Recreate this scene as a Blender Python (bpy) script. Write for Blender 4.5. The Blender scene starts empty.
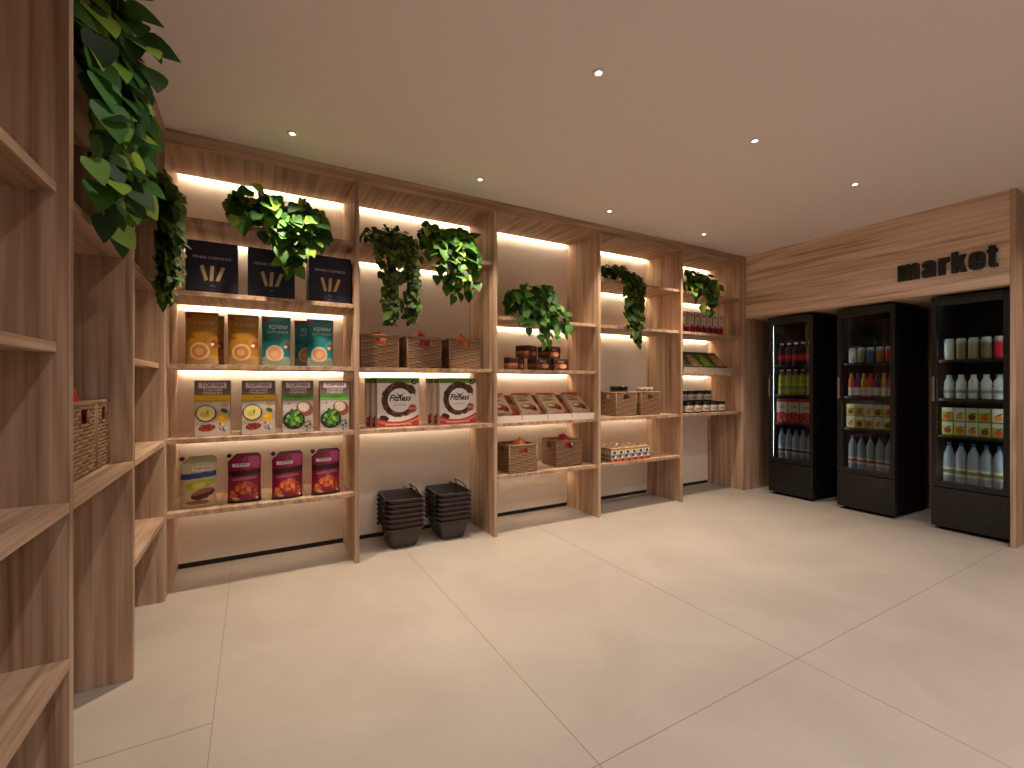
import bpy, bmesh, math, random
import numpy as np
from mathutils import Vector, Matrix

SC = bpy.context.scene
COL = SC.collection
PI = math.pi
rnd = random.Random(7)

# ------------------------------------------------------------------ camera, world, exposure
YAW = 0.5164
cam_d = bpy.data.cameras.new('camera')
cam = bpy.data.objects.new('camera', cam_d)
COL.objects.link(cam)
cam.location = (0, 0, 1.23)
cam.rotation_euler = (PI / 2, 0, -YAW)
cam_d.sensor_width = 36
cam_d.lens = 454.47 * 36 / 1024
cam_d.shift_y = -1.1 / 1024
cam_d.clip_start = 0.05
SC.camera = cam

world = bpy.data.worlds.new('world')
SC.world = world
world.use_nodes = True
world.node_tree.nodes['Background'].inputs[0].default_value = (1.0, 0.88, 0.76, 1)
world.node_tree.nodes['Background'].inputs[1].default_value = 0.05

vs = SC.view_settings
vs.view_transform = 'Standard'
vs.look = 'None'
vs.gamma = 1
vs.use_curve_mapping = False
vs.exposure = 0.0
try:
    SC.cycles.max_bounces = 10
    SC.cycles.diffuse_bounces = 6
    SC.cycles.transparent_max_bounces = 12
    SC.cycles.sample_clamp_indirect = 6
    SC.cycles.caustics_reflective = False
    SC.cycles.caustics_refractive = False
    SC.cycles.use_light_tree = True
except Exception:
    pass

# light levels (all lamps and strips of the room)
LED_COL, LED_STR = (1.0, 0.84, 0.60), 76.0
SPOT_ROWS = (((1.0, 0.83, 0.62), 178.0), ((1.0, 0.93, 0.86), 40.0), ((1.0, 0.93, 0.87), 40.0), ((1.0, 0.93, 0.87), 60.0))   # colour, watts of each ceiling row
SPOT_CONE = (84, 145, 145, 145)
SPOT_TRIM = ((1.2, 0.87, 0.92, 1.05), (0.5, 0.82, 1.0, 1.0), (0.8, 1, 1.1, 1.1), (0.95, 1, 1, 1))   # dimming of the single lamps in each row
FRIDGE_COL, FRIDGE_STR = (0.92, 0.97, 1.0), 40.0
SPOT_X = (0.195, 1.4, 2.605, 3.81)
SPOT_Y = (2.925, 1.646, 0.367, -0.91)

# room figures (metres), camera stands at x = y = 0
XL, Y0, Y1, XR, HC = -0.436, 3.214, 3.70, 4.915, 2.68
LEV = (2.20, 1.77, 1.34, 0.905, 0.48)
TOPZ = 2.60


def spot(x, y, col, w, cone):
    d = bpy.data.lights.new('downlight_lamp', 'SPOT')
    d.energy = w
    d.color = col
    d.spot_size = math.radians(cone)
    d.spot_blend = 1.0
    d.shadow_soft_size = 0.03
    o = bpy.data.objects.new('downlight_lamp', d)
    o.location = (x, y, HC - 0.03)
    COL.objects.link(o)


for _y, (_c, _w), _k, _t in zip(SPOT_Y, SPOT_ROWS, SPOT_CONE, SPOT_TRIM):
    for _x, _m in zip(SPOT_X, _t):
        spot(_x, _y, _c, _w * _m, _k)
for _x in (5.015, 6.22):
    spot(_x, 0.367, SPOT_ROWS[0][0], 40.0, 130)


# ------------------------------------------------------------------ colour and material helpers
def lin(h):
    if isinstance(h, str):
        h = h.lstrip('#')
        h = [int(h[i:i + 2], 16) / 255 for i in (0, 2, 4)]
    return tuple(c / 12.92 if c <= 0.04045 else ((c + 0.055) / 1.055) ** 2.4 for c in h)


def new_mat(name):
    m = bpy.data.materials.new(name)
    m.use_nodes = True
    nt = m.node_tree
    return m, nt, nt.nodes['Principled BSDF']


def simple(name, col, rough=0.5, metal=0.0, spec=0.5, bump=0.0, bscale=200):
    m, nt, b = new_mat(name)
    b.inputs['Base Color'].default_value = (*lin(col), 1) if isinstance(col, str) else (*col, 1)
    b.inputs['Roughness'].default_value = rough
    b.inputs['Metallic'].default_value = metal
    b.inputs['Specular IOR Level'].default_value = spec
    if bump:
        tc = nt.nodes.new('ShaderNodeTexCoord')
        n = nt.nodes.new('ShaderNodeTexNoise')
        n.inputs['Scale'].default_value = bscale
        bp = nt.nodes.new('ShaderNodeBump')
        bp.inputs['Strength'].default_value = bump
        bp.inputs['Distance'].default_value = 0.002
        nt.links.new(tc.outputs['Object'], n.inputs['Vector'])
        nt.links.new(n.outputs['Fac'], bp.inputs['Height'])
        nt.links.new(bp.outputs['Normal'], b.inputs['Normal'])
    return m


def emit(name, col, s):
    m = bpy.data.materials.new(name)
    m.use_nodes = True
    nt = m.node_tree
    nt.nodes.clear()
    e = nt.nodes.new('ShaderNodeEmission')
    o = nt.nodes.new('ShaderNodeOutputMaterial')
    e.inputs[0].default_value = (*col, 1)
    e.inputs[1].default_value = s
    nt.links.new(e.outputs[0], o.inputs[0])
    return m


def attr_mat(name, rough=0.5, spec=0.5, coat=0.0, transl=0.0):
    m, nt, b = new_mat(name)
    a = nt.nodes.new('ShaderNodeAttribute')
    a.attribute_name = 'Col'
    nt.links.new(a.outputs['Color'], b.inputs['Base Color'])
    b.inputs['Roughness'].default_value = rough
    b.inputs['Specular IOR Level'].default_value = spec
    b.inputs['Coat Weight'].default_value = coat
    if transl:
        t = nt.nodes.new('ShaderNodeBsdfTranslucent')
        mx = nt.nodes.new('ShaderNodeMixShader')
        mx.inputs[0].default_value = transl
        nt.links.new(a.outputs['Color'], t.inputs['Color'])
        nt.links.new(b.outputs[0], mx.inputs[1])
        nt.links.new(t.outputs[0], mx.inputs[2])
        nt.links.new(mx.outputs[0], nt.nodes['Material Output'].inputs[0])
    return m


def wood(name, grain, tones=('#82654e', '#a4856d', '#bb9f87')):
    """walnut-toned laminate, grain running along axis `grain` (0, 1 or 2)"""
    m, nt, b = new_mat(name)
    N, L = nt.nodes, nt.links
    tc = N.new('ShaderNodeTexCoord')

    def mapped(across, along):
        mp = N.new('ShaderNodeMapping')
        s = [across] * 3
        s[grain] = along
        mp.inputs['Scale'].default_value = s
        L.new(tc.outputs['Object'], mp.inputs['Vector'])
        return mp
    m1, m2, m3 = mapped(6.0, 0.45), mapped(90, 1.6), mapped(22, 0.8)
    big = N.new('ShaderNodeTexNoise')
    big.inputs['Scale'].default_value = 1.0
    big.inputs['Detail'].default_value = 1.5
    L.new(m1.outputs[0], big.inputs['Vector'])
    mul = N.new('ShaderNodeMath')
    mul.operation = 'MULTIPLY'
    mul.inputs[1].default_value = 46.0
    L.new(big.outputs['Fac'], mul.inputs[0])
    sn = N.new('ShaderNodeMath')
    sn.operation = 'SINE'
    L.new(mul.outputs[0], sn.inputs[0])
    fine = N.new('ShaderNodeTexNoise')
    fine.inputs['Scale'].default_value = 1.0
    fine.inputs['Detail'].default_value = 3.0
    L.new(m2.outputs[0], fine.inputs['Vector'])
    mid = N.new('ShaderNodeTexNoise')
    mid.inputs['Scale'].default_value = 1.0
    mid.inputs['Detail'].default_value = 2.0
    L.new(m3.outputs[0], mid.inputs['Vector'])

    def madd(a, k, c):
        n = N.new('ShaderNodeMath')
        n.operation = 'MULTIPLY_ADD'
        L.new(a, n.inputs[0])
        n.inputs[1].default_value = k
        if isinstance(c, float):
            n.inputs[2].default_value = c
        else:
            L.new(c, n.inputs[2])
        return n.outputs[0]
    t = madd(sn.outputs[0], 0.05, 0.03)
    t = madd(fine.outputs['Fac'], 0.42, t)
    t = madd(mid.outputs['Fac'], 0.62, t)
    cr = N.new('ShaderNodeValToRGB')
    e = cr.color_ramp.elements
    e[0].position, e[0].color = 0.37, (*lin(tones[0]), 1)
    e[1].position, e[1].color = 0.68, (*lin(tones[2]), 1)
    k = e.new(0.52)
    k.color = (*lin(tones[1]), 1)
    L.new(t, cr.inputs[0])
    L.new(cr.outputs[0], b.inputs['Base Color'])
    b.inputs['Roughness'].default_value = 0.5
    b.inputs['Specular IOR Level'].default_value = 0.35
    return m


def floor_mat():
    m, nt, b = new_mat('porcelain_tile')
    N, L = nt.nodes, nt.links
    tc = N.new('ShaderNodeTexCoord')
    n1 = N.new('ShaderNodeTexNoise')
    n1.inputs['Scale'].default_value = 1.6
    n1.inputs['Detail'].default_value = 8
    n1.inputs['Roughness'].default_value = 0.62
    n1.inputs['Distortion'].default_value = 0.5
    L.new(tc.outputs['Object'], n1.inputs['Vector'])
    cr = N.new('ShaderNodeValToRGB')
    e = cr.color_ramp.elements
    e[0].position, e[0].color = 0.3, (*lin('#9d9287'), 1)
    e[1].position, e[1].color = 0.72, (*lin('#aba095'), 1)
    L.new(n1.outputs['Fac'], cr.inputs[0])
    L.new(cr.outputs[0], b.inputs['Base Color'])
    b.inputs['Roughness'].default_value = 0.42
    b.inputs['Specular IOR Level'].default_value = 0.4
    return m


def glass_mat():
    m = bpy.data.materials.new('door_glass')
    m.use_nodes = True
    nt = m.node_tree
    nt.nodes.clear()
    tr = nt.nodes.new('ShaderNodeBsdfTransparent')
    tr.inputs[0].default_value = (0.80, 0.82, 0.82, 1)
    gl = nt.nodes.new('ShaderNodeBsdfGlossy')
    gl.inputs['Roughness'].default_value = 0.04
    fr = nt.nodes.new('ShaderNodeFresnel')
    fr.inputs[0].default_value = 1.4
    mx = nt.nodes.new('ShaderNodeMixShader')
    o = nt.nodes.new('ShaderNodeOutputMaterial')
    nt.links.new(fr.outputs[0], mx.inputs[0])
    nt.links.new(tr.outputs[0], mx.inputs[1])
    nt.links.new(gl.outputs[0], mx.inputs[2])
    nt.links.new(mx.outputs[0], o.inputs[0])
    return m


M_WX, M_WY, M_WZ = wood('wood_grain_x', 0), wood('wood_grain_y', 1), wood('wood_grain_z', 2)
M_WH = wood('wood_lit_bulkhead', 1, ('#a28671', '#d2b59e', '#e3cbb6'))  # same wood, tones lightened to stand in for light on the bulkhead
M_FLOOR = floor_mat()
M_GROUT = simple('tile_joint', '#7d7268', 0.8)
M_CEIL = simple('ceiling_paint', '#e7dedb', 0.9, spec=0.2)
M_LAM = simple('pale_laminate', '#e8dacb', 0.55, spec=0.3)
M_BLACK = simple('matt_black', '#0d0c0b', 0.6)
M_FRIDGE = simple('black_steel', '#100e0d', 0.35, spec=0.5)
M_FRIDGE_BODY = simple('black_cabinet', '#0d0c0b', 0.7, spec=0.12)
M_FRIDGE_IN = simple('dark_liner', '#1b1b1c', 0.5)
M_WIRE = simple('grey_shelf_wire', '#3a3a3c', 0.4, metal=0.6)
M_STEEL = simple('brushed_steel', '#8f8a86', 0.3, metal=0.9)
M_GLASS = glass_mat()
M_LED = emit('led_warm', LED_COL, LED_STR)
M_LEDLOW = emit('led_warm_dim', LED_COL, LED_STR * 0.8)
M_FLED = emit('led_cool', FRIDGE_COL, FRIDGE_STR)
M_LENS = emit('lamp_lens', (1, 0.86, 0.68), 14)
M_PRINT = attr_mat('printed_card', 0.5, 0.35)
M_GLOSS = attr_mat('printed_film', 0.28, 0.5)
M_LEAF = attr_mat('leaf', 0.55, 0.25, transl=0.22)
M_STEM = simple('plant_stem', '#4c5a26', 0.6)
M_POT = simple('plant_pot', '#2d2722', 0.7)
M_SOIL = simple('potting_soil', '#20160f', 0.95)
M_WICK = attr_mat('woven_wicker', 0.65, 0.3)
M_PLAST = simple('dark_brown_plastic', '#3c302c', 0.45, spec=0.4)
M_PLASTB = simple('black_plastic', '#191514', 0.45)
M_FRUIT = attr_mat('fruit_skin', 0.38, 0.5)


# ------------------------------------------------------------------ mesh builder
class G:
    def __init__(self):
        self.v, self.f, self.c, self.m, self.s = [], [], [], [], []

    def add(self, verts, faces, col=(0.5, 0.5, 0.5), mat=0, smooth=False):
        o = len(self.v)
        self.v.extend([tuple(p) for p in verts])
        if len(col) == 3 and not hasattr(col[0], '__len__'):
            self.c.extend([tuple(col)] * len(verts))
        else:
            self.c.extend([tuple(k) for k in col])
        self.f.extend([[o + i for i in f] for f in faces])
        self.m.extend([mat] * len(faces))
        self.s.extend([smooth] * len(faces))
        return self

    def box(self, x0, x1, y0, y1, z0, z1, col=(0.5, 0.5, 0.5), mat=0, bev=0.0, seg=1):
        bm = bmesh.new()
        bmesh.ops.create_cube(bm, size=1)
        for p in bm.verts:
            p.co = Vector(((x0 + x1) / 2 + p.co.x * (x1 - x0), (y0 + y1) / 2 + p.co.y * (y1 - y0), (z0 + z1) / 2 + p.co.z * (z1 - z0)))
        if bev:
            bmesh.ops.bevel(bm, geom=bm.edges[:], offset=bev, segments=seg, profile=0.5, affect='EDGES')
        bm.verts.index_update()
        self.add([p.co[:] for p in bm.verts], [[q.index for q in f.verts] for f in bm.faces], col, mat)
        bm.free()
        return self

    def grid(self, P, cols=None, col=(0.5, 0.5, 0.5), mat=0, smooth=True, flip=False, mask=None):
        P = np.asarray(P, float)
        ny, nx = P.shape[:2]
        fs = []
        for j in range(ny - 1):
            for i in range(nx - 1):
                if mask is not None and not mask[j, i]:
                    continue
                q = [j * nx + i, j * nx + i + 1, (j + 1) * nx + i + 1, (j + 1) * nx + i]
                fs.append(q[::-1] if flip else q)
        c = col if cols is None else np.asarray(cols).reshape(-1, 3)
        self.add(P.reshape(-1, 3), fs, c, mat, smooth)
        return self

    def lathe(self, prof, c=(0, 0, 0), seg=16, cols=None, col=(0.5, 0.5, 0.5), mat=0, smooth=True, fn=None):
        vs_, cs, fs = [], [], []
        for k, (r, z) in enumerate(prof):
            for i in range(seg):
                a = 2 * PI * i / seg
                rr = r * (fn(a, z) if fn else 1)
                vs_.append((c[0] + rr * math.cos(a), c[1] + rr * math.sin(a), c[2] + z))
                cs.append(cols[k] if cols else col)
        for k in range(len(prof) - 1):
            for i in range(seg):
                j = (i + 1) % seg
                fs.append([k * seg + i, k * seg + j, (k + 1) * seg + j, (k + 1) * seg + i])
        fs.append([i for i in range(seg)][::-1])
        fs.append([(len(prof) - 1) * seg + i for i in range(seg)])
        self.add(vs_, fs, cs, mat, smooth)
        return self

    def tube(self, pts, r, seg=6, col=(0.5, 0.5, 0.5), mat=0):
        pts = [Vector(p) for p in pts]
        n = len(pts)
        vs_, fs = [], []
        for i, p in enumerate(pts):
            t = (pts[min(i + 1, n - 1)] - pts[max(i - 1, 0)])
            t = t.normalized() if t.length > 1e-9 else Vector((0, 0, 1))
            a = t.orthogonal().normalized() if i == 0 else (prev - t * prev.dot(t)).normalized()
            prev = a
            b = t.cross(a)
            ri = r[i] if hasattr(r, '__len__') else r
            for k in range(seg):
                w = 2 * PI * k / seg
                vs_.append(p + a * (ri * math.cos(w)) + b * (ri * math.sin(w)))
        for i in range(n - 1):
            for k in range(seg):
                q = (k + 1) % seg
                fs.append([i * seg + k, i * seg + q, (i + 1) * seg + q, (i + 1) * seg + k])
        fs.append(list(range(seg))[::-1])
        fs.append([(n - 1) * seg + k for k in range(seg)])
        self.add(vs_, fs, col, mat, True)
        return self

    def text(self, s, surf, x, y, size, col, mat=0, sx=1.0, shear=0.0, align='CENTER', bold=0.0, lift=0.0004):
        """lettering laid on a surface; surf(u, v, lift) gives the 3-D point"""
        V, F = glyphs(s, shear, align, bold)
        self.add([surf(x + p[0] * size * sx, y + p[1] * size, lift) for p in V], F, col, mat)
        return self

    def mesh(self, name, mats):
        me = bpy.data.meshes.new(name)
        me.from_pydata(self.v, [], self.f)
        for k in mats:
            me.materials.append(k)
        me.polygons.foreach_set('material_index', self.m)
        me.polygons.foreach_set('use_smooth', self.s)
        a = me.color_attributes.new('Col', 'FLOAT_COLOR', 'POINT')
        c = np.ones((len(self.v), 4), np.float32)
        c[:, :3] = np.array(self.c, np.float32)
        a.data.foreach_set('color', c.ravel())
        me.update()
        return me

    def build(self, name, mats, parent=None, loc=None, rz=0.0, label=None):
        if not isinstance(mats, (list, tuple)):
            mats = [mats]
        o = bpy.data.objects.new(name, self.mesh(name, mats))
        COL.objects.link(o)
        if parent:
            o.parent = parent
        if loc is not None:
            o.location = loc
        if rz:
            o.rotation_euler.z = rz
        if label:
            o['label'] = label
        return o


_gl = {}


def glyphs(s, shear=0.0, align='CENTER', bold=0.0):
    k = (s, shear, align, bold)
    if k not in _gl:
        cu = bpy.data.curves.new('lettering', 'FONT')
        cu.body = s
        cu.size = 1
        cu.align_x = align
        cu.shear = shear
        cu.offset = bold
        cu.resolution_u = 2
        o = bpy.data.objects.new('lettering', cu)
        COL.objects.link(o)
        bpy.context.view_layer.update()
        me = bpy.data.meshes.new_from_object(o.evaluated_get(bpy.context.evaluated_depsgraph_get()))
        _gl[k] = ([tuple(p.co) for p in me.vertices], [list(p.vertices) for p in me.polygons])
        bpy.data.objects.remove(o)
        bpy.data.meshes.remove(me)
        bpy.data.curves.remove(cu)
    return _gl[k]


def tag(o, label, cat, group=None):
    o['label'] = label
    o['category'] = cat
    if group:
        o['group'] = group
    return o


def thing(name, label, cat, loc=(0, 0, 0), rz=0.0, group=None):
    o = bpy.data.objects.new(name, None)
    o.empty_display_size = 0.05
    COL.objects.link(o)
    o.location = loc
    o.rotation_euler.z = rz
    return tag(o, label, cat, group)


def struct(o):
    o['kind'] = 'structure'
    return o


def dup(src, loc, rz=0.0, label=None, group=None, rx=None):
    r = src.copy()
    COL.objects.link(r)
    r.location = loc
    r.rotation_euler = (src.rotation_euler.x if rx is None else rx, 0, rz)
    if label:
        r['label'] = label
    if group:
        r['group'] = group
    for ch in list(src.children):
        c = ch.copy()
        COL.objects.link(c)
        c.parent = r
        for g in list(ch.children):
            d = g.copy()
            COL.objects.link(d)
            d.parent = c
    return r


class Kind:
    """first placing moves the prototype itself, later ones copy it"""
    def __init__(self, proto):
        self.p, self.used = proto, False

    def put(self, loc, rz=0.0, label=None, group=None, rx=None):
        loc = (loc[0], loc[1], loc[2] + 0.0008)
        if not self.used:
            self.used = True
            o = self.p
            o.location = loc
            o.rotation_euler.z = rz
            if rx is not None:
                o.rotation_euler.x = rx
            if label:
                o['label'] = label
            if group:
                o['group'] = group
            return o
        return dup(self.p, loc, rz, label, group, rx)


ORD = ('first', 'second', 'third', 'fourth', 'fifth', 'sixth', 'seventh', 'eighth', 'ninth')

# ------------------------------------------------------------------ room shell
XW, XB, YF = -0.96, 5.78, -2.2        # left wall, alcove back, wall behind the camera
XE = 8.2                              # passage beyond the drinks alcove
g = G()
g.box(XW - 0.1, XE + 0.1, YF - 0.1, Y1 + 0.15, -0.1, 0.0)
struct(g.build('floor', M_FLOOR))
g = G()
JW = 0.0012
for xx in (-1.23 + 1.1, 0.968, 2.105):
    g.box(xx - JW, xx + JW, YF, Y1, 0.0, 0.0006)
g.box(-0.13, XE, 1.135 - JW, 1.135 + JW, 0.0, 0.0006)
g.box(XW, -0.13, 1.965 - JW, 1.965 + JW, 0.0, 0.0006)
g.box(-0.13, XE, -1.07 - JW, -1.07 + JW, 0.0, 0.0006)
struct(g.build('trim_1', M_GROUT))
g = G()
g.box(XW - 0.1, XE + 0.1, YF - 0.1, Y1 + 0.15, HC, HC + 0.1)
struct(g.build('ceiling', M_CEIL))
g = G()
g.box(XW - 0.1, XE + 0.1, Y1 + 0.0045, Y1 + 0.15, 0, HC)
struct(g.build('wall_back', M_CEIL))
g = G()
g.box(XW - 0.1, XW, YF, Y1 + 0.02, 0, HC)
struct(g.build('wall_left', M_CEIL))
g = G()
g.box(XW, XE, YF - 0.1, YF, 0, HC)
struct(g.build('wall_front', M_CEIL))
# alcove block: wood front filler, wood bulkhead, back, end panel
YA = 1.087
g = G()
g.box(XR + 0.0005, XB, Y0 - 0.0, Y0 + 0.03, 0, HC, mat=1)                       # cheek beside the shelves
g.box(XB, XB + 0.08, YA, Y1 + 0.02, 0, HC, mat=1)                       # back of the alcove
g.box(XR, XR + 0.03, YA + 0.0302, Y0, 1.97, HC, mat=0, bev=0.0015)               # face with the lettering
g.box(XR + 0.03, XB, YA + 0.03, Y0, 1.97, 2.0, mat=0)                   # soffit
g.box(XR, XB + 0.08, YA, YA + 0.03, 0, HC, mat=1, bev=0.0015)           # end panel
struct(g.build('wall_right', [M_WH, M_WZ]))
g = G()
g.box(XE, XE + 0.1, YF, Y1 + 0.02, 0, HC)
struct(g.build('wall_passage', M_CEIL))

# ------------------------------------------------------------------ long shelving unit on the back wall
T = 0.028
DIV = (-0.451, 0.612, 1.676, 2.745, 3.843, 4.886)     # centre lines of the uprights
BAYS = ((0, 1, 2, 3, 4), (0, 2, 3), (1, 2, 3, 4), (0, 1, 3, 4), (0, 1, 2, 3))
DARK = {(3, 4), (4, 3)}                                # shelves without a strip below
unit = thing('shelving_unit', 'long wood shelving unit with strip-lit shelves along the back wall', 'shelves', (0, 0, 0))
for i, xd in enumerate(DIV):
    w = 0.015 if i < 5 else 0.029
    G().box(xd - 0.015, xd + w, Y0 + 0, Y1, 0, TOPZ + 0.02, bev=0.0012).build('side_panel', M_WZ, unit)
G().box(-0.466, XR, Y0, Y0 + 0.025, TOPZ, HC - 0.001, bev=0.0012).build('fascia', M_WX, unit)
G().box(-0.436, XR, Y0 + 0.025, Y1 - 0.034, TOPZ, TOPZ + 0.02).build('top_panel', M_WY, unit)
for b, shelves in enumerate(BAYS):
    xa, xb = DIV[b] + 0.015, DIV[b + 1] - 0.015
    G().box(xa, xb, Y1 - 0.012, Y1, 0.035, TOPZ + 0.024).build('back_panel', M_LAM, unit)
    G().box(xa, xb, Y1 - 0.004, Y1 + 0.004, 0.0, 0.035).build('kickboard', M_BLACK, unit)
    yb = Y1 - 0.034                                    # shelf stops short of the back: the strip shines down the gap
    for k in shelves:
        z = LEV[k]
        yf = Y0 + (0.027 if k < 3 else 0.015)
        G().box(xa, xb, yf, yb, z - T, z, bev=0.0012).build('shelf', M_WY, unit)
        if (b, k) not in DARK:
            G().box(xa, xb, yb, Y1 - 0.012, z - 0.010, z).build('led_cover', M_WY, unit)
            G().box(xa + 0.01, xb - 0.01, yb + 0.004, yb + 0.014, z - 0.014, z - 0.010).build('led_strip', M_LEDLOW if k == 4 else M_LED, unit, label='glowing warm light strip')
    G().box(xa, xb, yb, Y1 - 0.012, TOPZ + 0.013, TOPZ + 0.024).build('led_cover', M_WY, unit)
    G().box(xa + 0.01, xb - 0.01, yb + 0.004, yb + 0.014, TOPZ + 0.009, TOPZ + 0.013).build('led_strip', M_LED, unit, label='glowing warm light strip')

# ------------------------------------------------------------------ side shelving unit on the left wall
side = thing('shelving_unit', 'unlit wood shelving unit on the left, nearest the viewer', 'shelves', (0, 0, 0))
YD = (0.87, 1.685, 2.432, 3.198)
for yd in YD:
    G().box(XW + 0.001, XL, yd - 0.015, yd + 0.015, 0, TOPZ + 0.02, bev=0.0012).build('side_panel', M_WZ, side)
G().box(XL - 0.025, XL, YD[0] - 0.015, Y0 - 0.001, TOPZ, HC - 0.001, bev=0.0012).build('fascia', M_WY, side)
G().box(XW + 0.001, XL - 0.025, YD[0] - 0.015, Y0 - 0.001, TOPZ, TOPZ + 0.02).build('top_panel', M_WX, side)
for b in range(3):
    ya, yb = YD[b] + 0.015, YD[b + 1] - 0.015
    G().box(XW + 0.001, XW + 0.012, ya, yb, 0.0, TOPZ + 0.02).build('back_panel', M_WZ, side)
    for k in ((1, 2, 3, 4), (0, 1, 3), (0, 1, 2, 3, 4))[b]:
        xf = XL if k > 2 else XL - 0.027
        G().box(XW + 0.012, xf, ya, yb, LEV[k] - T, LEV[k], bev=0.0012).build('shelf', M_WY, side)

# ------------------------------------------------------------------ ceiling downlights
PLACE = {(0, 0): 'nearest the left shelves', (1, 0): 'second from the left along the back shelves', (2, 0): 'third from the left along the back shelves',
         (3, 0): 'at the far corner by the alcove', (1, 1): 'nearest the viewer in the middle of the ceiling', (2, 1): 'in the front row, between the other two',
         (3, 1): 'in the front row, nearest the lettered wall'}
dl = None
for (i, j), where in PLACE.items():
    loc = (SPOT_X[i], SPOT_Y[j], HC)
    lab = 'small recessed ceiling downlight, ' + where
    if dl is None:
        dl = thing('downlight', lab, 'light', loc, 0, 'ceiling downlights')
        ring = G()
        ring.lathe([(0.030, -0.0005), (0.030, -0.004), (0.027, -0.006), (0.017, -0.006), (0.016, -0.001)], seg=24)
        ring.build('trim_ring', M_CEIL, dl)
        G().lathe([(0.0115, -0.0012), (0.0115, -0.005), (0.007, -0.0065)], seg=16).build('lens', M_LENS, dl, label='glowing lens')
    else:
        dup(dl, loc, 0, lab)

# ------------------------------------------------------------------ printed artwork
class Art:
    """flat print sampled on a grid; x to the right, y up, both in metres"""
    def __init__(self, w, h, nx, ny, base):
        self.w, self.h = w, h
        self.x, self.y = np.meshgrid(np.linspace(0, w, nx), np.linspace(0, h, ny))
        self.a = np.empty((ny, nx, 3))
        self.a[:] = lin(base)
        self.r = np.random.RandomState(3)

    def put(self, mask, col, k=1.0):
        m = (np.clip(mask, 0, 1) * k)[..., None]
        self.a = self.a * (1 - m) + np.array(lin(col)) * m
        return self

    def rect(self, x0, x1, y0, y1, col, k=1.0):
        return self.put((self.x >= x0) & (self.x <= x1) & (self.y >= y0) & (self.y <= y1), col, k)

    def ell(self, cx, cy, rx, ry, col, rot=0.0, k=1.0):
        dx, dy = self.x - cx, self.y - cy
        u = (dx * math.cos(rot) + dy * math.sin(rot)) / rx
        v = (-dx * math.sin(rot) + dy * math.cos(rot)) / ry
        return self.put(u * u + v * v < 1, col, k)

    def ring(self, cx, cy, r0, r1, col, a0=-4.0, a1=4.0, ys=1.0):
        dx, dy = self.x - cx, (self.y - cy) / ys
        r = np.hypot(dx, dy)
        a = np.arctan2(dy, dx)
        return self.put((r > r0) & (r < r1) & (a > a0) & (a < a1), col)

    def blobs(self, cx, cy, rx, ry, n, r0, r1, cols, flat=0.7):
        for i in range(n):
            a, d = self.r.rand() * 2 * PI, math.sqrt(self.r.rand())
            r = r0 + (r1 - r0) * self.r.rand()
            self.ell(cx + rx * d * math.cos(a), cy + ry * d * math.sin(a), r, r * flat, cols[i % len(cols)], self.r.rand() * 3)
        return self

    def band(self, f0, f1, col):
        """between two curves y = f(x)"""
        return self.put((self.y > f0(self.x)) & (self.y < f1(self.x)), col)


def carton(name, art, d, body, mats=None, sides=None, top=None, texts=(), bev=0.0015):
    """box standing on z = 0, printed front facing -y; returns one mesh object"""
    w, h = art.w, art.h
    g = G()
    bc = lin(body)
    g.box(-w / 2, w / 2, -d / 2 + 0.0006, d / 2, 0, h, bc, bev=bev)
    e = bev + 0.0004
    P = np.stack([art.x / w * (w - 2 * e) - w / 2 + e, np.full_like(art.x, -d / 2), art.y / h * (h - 2 * e) + e], -1)
    g.grid(P, art.a, smooth=False)
    if sides:
        for sgn in (-1, 1):
            xs = sgn * (w / 2 + 0.0004)
            for (v0, v1, c) in sides:
                q = [(xs, -d / 2 + 2 * e, v0 * h), (xs, d / 2 - e, v0 * h), (xs, d / 2 - e, v1 * h), (xs, -d / 2 + 2 * e, v1 * h)]
                g.add(q if sgn > 0 else q[::-1], [[0, 1, 2, 3]], lin(c))
    if top:
        g.add([(-w / 2 + e, -d / 2 + 2 * e, h + 0.0004), (w / 2 - e, -d / 2 + 2 * e, h + 0.0004), (w / 2 - e, d / 2 - e, h + 0.0004), (-w / 2 + e, d / 2 - e, h + 0.0004)], [[0, 1, 2, 3]], lin(top))

    def surf(u, v, l):
        return (u - w / 2, -d / 2 - l, v)
    for (s, x, y, size, col, kw) in texts:
        g.text(s, surf, x, y, size, lin(col), **kw)
    return g


# ---- dark blue pasta boxes
A = Art(0.268, 0.318, 60, 70, '#232236')
g = carton('pasta_box', A, 0.10, '#1f1e31', texts=[('PENNE CORICRATI', 0.134, 0.212, 0.0235, '#b9b6bd', {'sx': 0.98})])


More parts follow.
